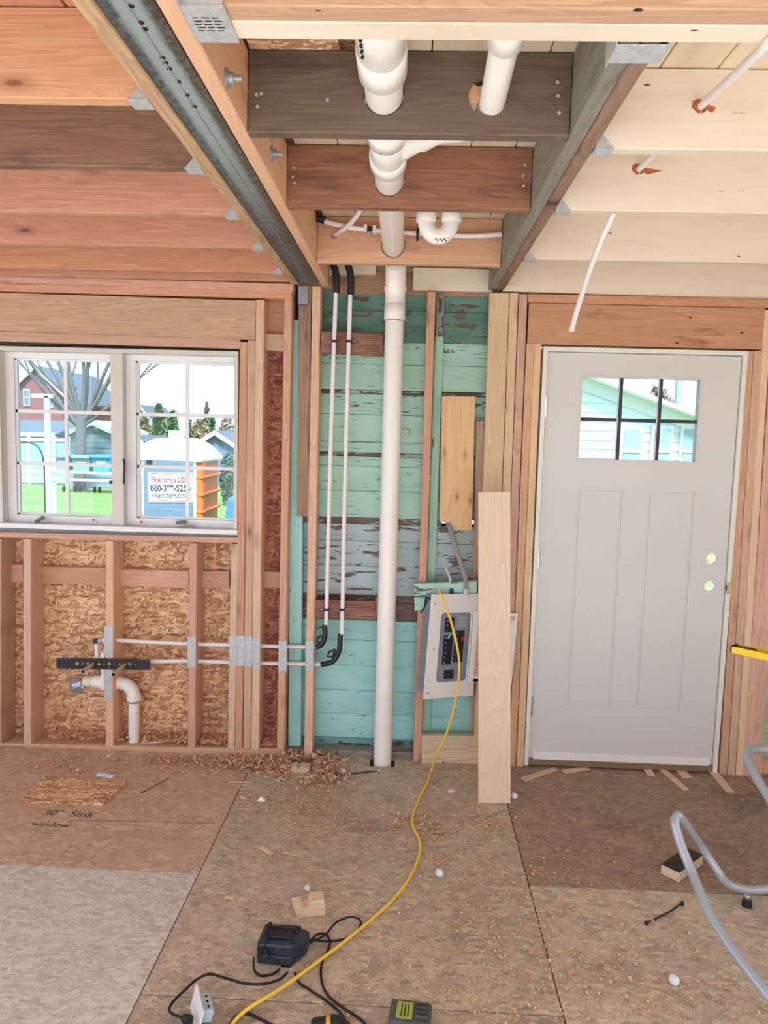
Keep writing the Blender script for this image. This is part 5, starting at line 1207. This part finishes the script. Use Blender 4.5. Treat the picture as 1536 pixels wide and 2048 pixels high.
Ms = lambda dx, dz: Matrix.Translation((sgc.x+dx, PY-.149, sgc.z+dz)) @ Matrix.Rotation(-.02, 4, 'Y') @ FACE
text('sign_text', "Finkeldey's LOU", .115, Ms(0, .085), M_PINK, sg, .001, sx=.82, bold=.003); text('sign_text', '860-399-5256', .15, Ms(0, -.06), M_INKD, sg, .002, sx=.76, bold=.004); text('sign_text', 'FINKELDEYS.COM', .078, Ms(0, -.165), M_INKD, sg, .001, sx=.95, bold=.002)
# bare tree
random.seed(4)
tr = T('bare_tree', 'large leafless tree with many rising branches behind the fence', 'tree', (P(158, 870, 28.6).x, 28.6, GZ))
mt = MB(); cnt = [0]
def br(p, d, L, r, dep):
    pts = [p]; dd = d.copy()
    for k in range(5):
        dd = (dd+Vector((random.uniform(-.10, .10), random.uniform(-.08, .08), random.uniform(-.02, .10)))).normalized(); pts.append(pts[-1]+dd*L/5)
    mt.tube(pts, [r*(1-.11*k) for k in range(6)], 6 if dep < 2 else 4, cap=False)
    if dep >= 5: return
    for k in range(3 if dep < 2 else random.choice((2, 3, 3))):
        i = random.choice((2, 3, 4, 5)); az = random.uniform(0, 2*PI); tl2 = random.uniform(.25, .65)
        nd = (dd+Vector((math.cos(az)*tl2, math.sin(az)*tl2, random.uniform(-.1, .2)))).normalized()
        br(pts[i], nd, L*random.uniform(.6, .8), r*(1-.11*i)*random.uniform(.5, .68), dep+1)
base_ = Vector((P(158, 870, 28.6).x, 28.6, GZ))
mt.tube([base_, base_+Vector((.05, 0, 1.6)), base_+Vector((.1, 0, 2.9))], [.26, .21, .2], 10)
for k, (dx, dz) in enumerate([(-.75, 1), (-.5, 1), (-.25, 1.1), (-.05, 1), (.22, 1), (.45, 1), (.7, .9), (.1, 1), (-1.1, .8), (1.0, .75)]):
    br(base_+Vector((.1, 0, 2.4+.1*(k % 4))), Vector((dx, random.uniform(-.3, .3), dz)).normalized(), random.uniform(3.0, 4.2), .105, 1)
mt.build('branches', plain('bark_grey', rgb(104, 100, 98), .9, vary=.3), tr, fix=False)
# distant blocks
M_BRICK = plain('red_brick_wall', rgb(136, 78, 76), .85, vary=.2); M_SHING = plain('grey_shingles', rgb(88, 94, 106), .9, vary=.2); M_VIN = plain('grey_vinyl_siding', rgb(122, 142, 154), .6); M_TRIMW = plain('white_trim', rgb(206, 212, 214), .5)
M_WGL = plain('dark_window_glass', rgb(90, 116, 130), .15)
def house(name, label, x0, x1, Y, dep, eave_px, apex_px, mat, roof, cat='house', wins=(), px0=None, along=False, lines=0):
    a, b = P(x0, eave_px, Y), P(x1, eave_px, Y); ez = (a.z+b.z)/2; xm_ = (a.x+b.x)/2; az = P((x0+x1)/2, apex_px, Y).z
    t = T(name, label, cat, (xm_, Y, GZ))
    MB().quadprism([(a.x, Y, GZ), (b.x, Y, GZ), (b.x, Y, ez)]+([] if along else [(xm_, Y, az)])+[(a.x, Y, ez)], (0, dep, 0)).build('walls', mat, t)
    o_ = (b.x-a.x)*.06
    if along:
        MB().quadprism([(a.x-o_, Y-.3, ez), (a.x-o_, Y+dep/2, az), (a.x-o_, Y+dep+.3, ez)], (b.x-a.x+2*o_, 0, 0)).build('roof', roof, t); MB().box((xm_, Y-.32, ez), (b.x-a.x+2*o_, .05, .2)).build('fascia', M_TRIMW, t)
    else:
        for s, xe in ((-1, a.x), (1, b.x)):
            A_, B_ = Vector((xe+s*o_, Y-.25, ez-(az-ez)*.12)), Vector((xm_, Y-.25, az)); n_ = Vector((0, 0, .12))
            MB().quadprism([A_, B_, B_+n_, A_+n_], (0, dep+.5, 0)).build('roof', roof, t); MB().quadprism([A_-n_*.8, B_-n_*.8, B_+n_, A_+n_], (0, -.03, 0)).build('rake_trim', M_TRIMW, t)
    for (wx, wy0, wy1, wpx) in wins:
        c0, c1 = P(wx-wpx, wy1, Y), P(wx+wpx, wy0, Y); f_ = MB().box(((c0.x+c1.x)/2, Y-.03, (c0.z+c1.z)/2), (c1.x-c0.x, .06, c1.z-c0.z)).build('window_frame', M_TRIMW, t)
        MB().box(((c0.x+c1.x)/2, Y-.065, (c0.z+c1.z)/2), ((c1.x-c0.x)*.72, .02, (c1.z-c0.z)*.84)).build('pane', M_WGL, f_)
        MB().box(((c0.x+c1.x)/2, Y-.08, (c0.z+c1.z)/2), ((c1.x-c0.x)*.8, .02, .05)).build('sash_bar', M_TRIMW, f_)
    if lines:
        z = GZ+.3; step = (ez-GZ)/lines
        for k in range(lines): MB().box((xm_, Y-.012, GZ+step*(k+.5)), (b.x-a.x, .025, step*.9)).build('siding_board', mat, t)
    return t
house('brick_house', 'red brick house with steep gable seen behind the bare tree', 8, 142, 44, 8, 800, 735, M_BRICK, M_SHING, wins=((54, 778, 812, 6), (100, 790, 815, 6)))
house('garage', 'low garage with dark shingle roof behind the white fence', -20, 108, 36, 6, 868, 838, M_VIN, M_SHING, along=True)
house('garden_shed', 'pale grey gabled garden shed beyond the trash bins', 142, 236, 30, 3, 866, 846, M_VIN, M_TRIMW, 'shed', wins=((193, 853, 862, 5),), lines=11)
house('garden_shed', 'blue-grey shed behind the portable toilet, at its right', 396, 468, 33, 4, 889, 866, plain('blue_grey_shed', rgb(98, 116, 144), .6), M_SHING, 'shed')
house('far_house', 'distant white house with small windows left of evergreens', 262, 298, 60, 6, 832, 812, M_TRIMW, M_SHING, wins=((283, 822, 832, 3),))
house('garden_shed', 'small white shed seen between sash edge and evergreens', 262, 290, 28, 3, 888, 876, M_TRIMW, M_SHING, 'shed')
# vinyl fence
fc = T('vinyl_fence', 'white vinyl panel fence across the far lawn edge', 'fence', (P(70, 900, 31).x, 31, GZ))
zt_ = P(70, 876, 31).z
fx = [P(x, 900, 31).x for x in (-40, 10, 59, 110, 139)]
for i in range(4):
    MB().box(((fx[i]+fx[i+1])/2, 31, (GZ+zt_)/2), (fx[i+1]-fx[i]-.12, .05, zt_-GZ-.1)).build('panel', plain('vinyl_pale', rgb(150, 172, 178), .5) if i == 0 else bpy.data.materials['vinyl_pale'], fc); MB().box(((fx[i]+fx[i+1])/2, 30.97, zt_-.06), (fx[i+1]-fx[i], .09, .14)).build('rail', M_TRIMW, fc)
for x in fx: MB().box((x, 30.97, (GZ+zt_+.1)/2), (.13, .13, zt_+.1-GZ)).build('post', M_TRIMW, fc)
# bins
for (x0, x1, yt, yb, c, nm) in [(183, 222, 908, 950, rgb(60, 150, 214), 'bright blue wheeled bin nearest the window mullion'), (143, 181, 909, 948, rgb(110, 150, 140), 'green-grey wheeled bin between two other bins'), (111, 141, 908, 940, rgb(128, 138, 206), 'violet-blue wheeled bin at left of the row')]:
    Y = 27; a, b = P(x0, yt, Y), P(x1, yb, Y); t = T('trash_bin', nm, 'bin', ((a.x+b.x)/2, Y, GZ), 'bins before the grey shed'); mm = plain('bin_plastic', c, .5)
    xm_ = (a.x+b.x)/2; hw = (b.x-a.x)/2
    MB().quadprism([(xm_-hw*.8, Y, b.z), (xm_+hw*.8, Y, b.z), (xm_+hw*.95, Y, a.z-.15), (xm_-hw*.95, Y, a.z-.15)], (0, .6, 0)).build('tub', mm, t); MB().box((xm_, Y+.25, a.z-.08), (hw*2, .75, .12)).build('lid', mm, t, .03); MB().box((xm_, Y-.01, a.z-.33), (.35, .02, .14)).build('label', M_TRIMW, t)
    for s in (-1, 1): MB().tube([(xm_+s*hw*.75, Y+.5, GZ+.12), (xm_+s*hw*.85, Y+.5, GZ+.12)], .12, 12).build('wheel', M_BLACK, t)
# rail fence, and a T-shaped glass reflection modelled as a post
rl = T('rail_fence', 'low white two-rail fence crossing the lawn', 'fence', (P(120, 960, 19).x, 19, GZ))
for y0, y1 in ((943, 947), (959, 962)):
    a, b = P(-30, y0-4, 19), P(232, y1, 19); board('rail', a, b, (0, 0, 1), .07, .04, M_TRIMW, rl)
for x in (108, 232, 6): q = P(x, 960, 19.05); MB().box((q.x, 19.06, (GZ+q.z+.3)/2), (.10, .08, q.z+.3-GZ)).build('post', M_TRIMW, rl)
cp_ = T('reflected_t_shape', 'pale T-shaped window reflection built as a post in the yard', 'post', (P(94, 960, 15).x, 15, GZ))
q = P(94, 792, 15); MB().box((q.x, 15, (GZ+q.z)/2), (.09, .09, q.z-GZ)).build('upright', M_TRIMW, cp_); MB().box((P(84, 791, 15).x, 15, q.z), (.42, .09, .08)).build('crossarm', M_TRIMW, cp_)
ar = T('garden_hoop', 'black curved hoop of tubing before the white fence', 'hoop', (P(60, 950, 17).x, 17, GZ))
MB().tube(smooth([P(18, 905, 17), P(30, 890, 17), P(50, 885, 17), P(70, 889, 17), P(83, 905, 17), P(88, 930, 17), P(89, 955, 17), F(89, 985, GZ+.0) if False else Vector((P(89, 955, 17).x, 17, GZ))], 6), .02, 8).build('tubing', M_BLACK, ar)
# evergreens and shrubs
def crown(name, label, px, yt, hw, Y, color, shape='cone', n=900, group=None, trunk=True):
    top = P(px, yt, Y); W2 = (P(px+hw, yt, Y).x-P(px-hw, yt, Y).x)/2; Hh = top.z-GZ; t = T(name, label, 'tree', (top.x, Y, GZ), group)
    vs, fs = [], []; random.seed(int(px*7+yt))
    for _ in range(n):
        u = random.random()**.8 if shape == 'cone' else random.uniform(0, 1)
        rad = W2*(u**.55 if shape == 'col' else (u if shape == 'cone' else math.sin(PI*min(.98, u*.9+.08))))
        a = random.uniform(0, 2*PI); rr_ = rad*random.uniform(.72, 1.04); c = Vector((top.x+math.cos(a)*rr_, Y+math.sin(a)*rr_, top.z-Hh*u*(.97)))
        s = random.uniform(.12, .28)*(1 if Y > 25 else .6); d1 = Vector((random.uniform(-1, 1), random.uniform(-1, 1), random.uniform(-1, 1))).normalized()*s; d2 = d1.orthogonal().normalized()*s*.6
        b = len(vs); vs += [tuple(c-d1), tuple(c+d2), tuple(c+d1), tuple(c-d2)]; fs.append((b, b+1, b+2, b+3))
    me = bpy.data.meshes.new('foliage'); me.from_pydata(vs, [], fs); me.materials.append(plain('foliage', color, .9, vary=.45)); o = link('foliage', me, None); par(o, t); o['kind'] = 'stuff'
    MB().tube([(top.x, Y, GZ), (top.x, Y, GZ+Hh*.9)], [.14, .04], 8).build('trunk', bpy.data.materials['bark_grey'], t)
    return t
GR = rgb(84, 122, 84)
crown('evergreen_tree', 'tall conical evergreen, left one behind the portable toilet', 318, 812, 17, 38, GR, 'col', 1400); crown('evergreen_tree', 'columnar evergreen touching the taller one behind the toilet', 345, 826, 16, 37, rgb(96, 140, 84), 'col', 1400)
crown('evergreen_tree', 'narrow evergreen spire seen right of the glazing bar', 378, 840, 6, 38, GR, 'cone', 400); crown('evergreen_tree', 'slender evergreen cone above the blue-grey shed', 425, 838, 9, 41, GR, 'cone', 600)
crown('spruce_tree', 'distant sparse spruce top right of the glazing bar', 414, 804, 18, 60, rgb(104, 116, 92), 'cone', 260)
crown('autumn_shrub', 'reddish autumn shrub thicket behind the sheds', 400, 842, 22, 48, rgb(150, 126, 96), 'blob', 700); crown('autumn_shrub', 'yellow-green autumn shrub above the grey shed roof', 195, 828, 22, 57, rgb(176, 168, 84), 'blob', 600)
crown('autumn_shrub', 'red-leaved small tree before the brick house', 143, 775, 14, 43, rgb(190, 84, 92), 'blob', 500); crown('autumn_shrub', 'brownish hedge tree left of the evergreens', 288, 838, 16, 44, rgb(132, 118, 84), 'blob', 600); crown('autumn_shrub', 'grey-brown shrub thicket at the right edge', 455, 835, 16, 47, rgb(150, 130, 108), 'blob', 600)
crown('boxwood_shrub', 'low green shrub right of the portable toilet', 456, 908, 14, 24, rgb(90, 116, 96), 'blob', 500)
# blue tarp-covered car at right
cr_ = T('blue_car', 'bright blue car partly seen right of the portable toilet', 'car', (P(470, 1010, 12).x, 12, GZ)); Yc = 11.5
a = P(440, 1035, Yc); bx = lambda c, d, n_, mm, be=.05: MB().box(c, d).build(n_, mm, cr_, be)
M_BL = plain('car_blue', rgb(40, 110, 190), .35)
zc = P(455, 990, Yc).z; MB().quadprism([(a.x, Yc, GZ+.3), (a.x+3.2, Yc, GZ+.3), (a.x+3.2, Yc, zc+.25), (a.x+1.2, Yc, zc+.22), (a.x+.1, Yc, zc-.05)], (0, 1.7, 0)).build('body', M_BL, cr_, .06)
MB().quadprism([(a.x+.25, Yc+.1, zc+.08), (a.x+2.8, Yc+.1, zc+.2), (a.x+2.5, Yc+.1, zc+.55), (a.x+1.0, Yc+.1, zc+.5)], (0, 1.5, 0)).build('cabin', M_WGL, cr_, .05)
for x in (.65, 2.5): MB().tube([(a.x+x, Yc-.02, GZ+.32), (a.x+x, Yc+.2, GZ+.32)], .32, 20).build('wheel', M_BLACK, cr_)
# neighbour's house behind the door
NY = 9.5
nh = T('neighbour_house', 'white clapboard gable house seen through the door lites', 'house', (P(1250, 900, NY).x, NY, GZ))
rl0, rl1 = P(1130, 742, NY), P(1440, 858, NY); M_CLAP = plain('white_clapboard', rgb(226, 236, 240), .6); M_PT = plain('pale_trim', rgb(222, 226, 226), .5)
slope = (rl1.z-rl0.z)/(rl1.x-rl0.x); xl_n = rl0.x-1.8
def rz_(x): return rl0.z+slope*(x-rl0.x)
z = GZ+.0; step = .115
while z < rz_(xl_n+1.8)+.2:
    zm = z+step/2; xe = min(rl1.x-.2, rl0.x+(zm-rl0.z)/slope-.06)
    if xe > xl_n+.1: MB().quadprism([(xl_n, NY-.02, z), (xe+.1, NY-.02, z), (xe, NY, z+step), (xl_n, NY, z+step)], (0, .05, 0)).build('clapboard', M_CLAP, nh)
    z += step
for nm, dz, th_, dy, mm in (('rake_board', -.16, .16, -.06, M_PT), ('roof', 0, .05, -.3, M_PT)):
    MB().quadprism([(xl_n, NY+dy, rz_(xl_n)+dz), (rl1.x+.3, NY+dy, rz_(rl1.x+.3)+dz), (rl1.x+.3, NY+dy, rz_(rl1.x+.3)+dz+th_), (xl_n, NY+dy, rz_(xl_n)+dz+th_)], (0, 4 if nm == 'roof' else .06, 0)).build(nm, M_PT, nh)
for (wx, hw) in ((1262, 19), (1322, 18), (1380, 18)):
    c0, c1 = P(wx-hw-5, 935, NY-.05), P(wx+hw+5, 852, NY-.05); f_ = MB().box(((c0.x+c1.x)/2, NY-.05, (c0.z+c1.z)/2), (c1.x-c0.x, .06, c1.z-c0.z)).build('window_frame', M_PT, nh)
    MB().box(((c0.x+c1.x)/2, NY-.085, (c0.z+c1.z)/2), ((c1.x-c0.x)*.76, .02, (c1.z-c0.z)*.84)).build('pane', plain('pale_glass', rgb(140, 168, 176), .15), f_)
    MB().box(((c0.x+c1.x)/2, NY-.10, (c0.z*.6+c1.z*.4)), ((c1.x-c0.x)*.8, .02, .035)).build('sash_bar', M_PT, f_)
up_ = T('utility_pole', 'grey utility pole rising behind the neighbour house', 'pole', (P(1367, 800, 24).x, 24, GZ)); q = P(1367, 640, 24); MB().tube([(q.x, 24, GZ), (q.x, 24, q.z)], .12, 12).build('pole', M_GREYST, up_); MB().box((q.x, 24, P(1367, 660, 24).z), (2.2, .1, .12)).build('crossarm', M_GREYST, up_)
crown('autumn_shrub', 'thin leafless treetop above the neighbour roof', 1320, 778, 48, 30, rgb(150, 128, 116), 'blob', 500)
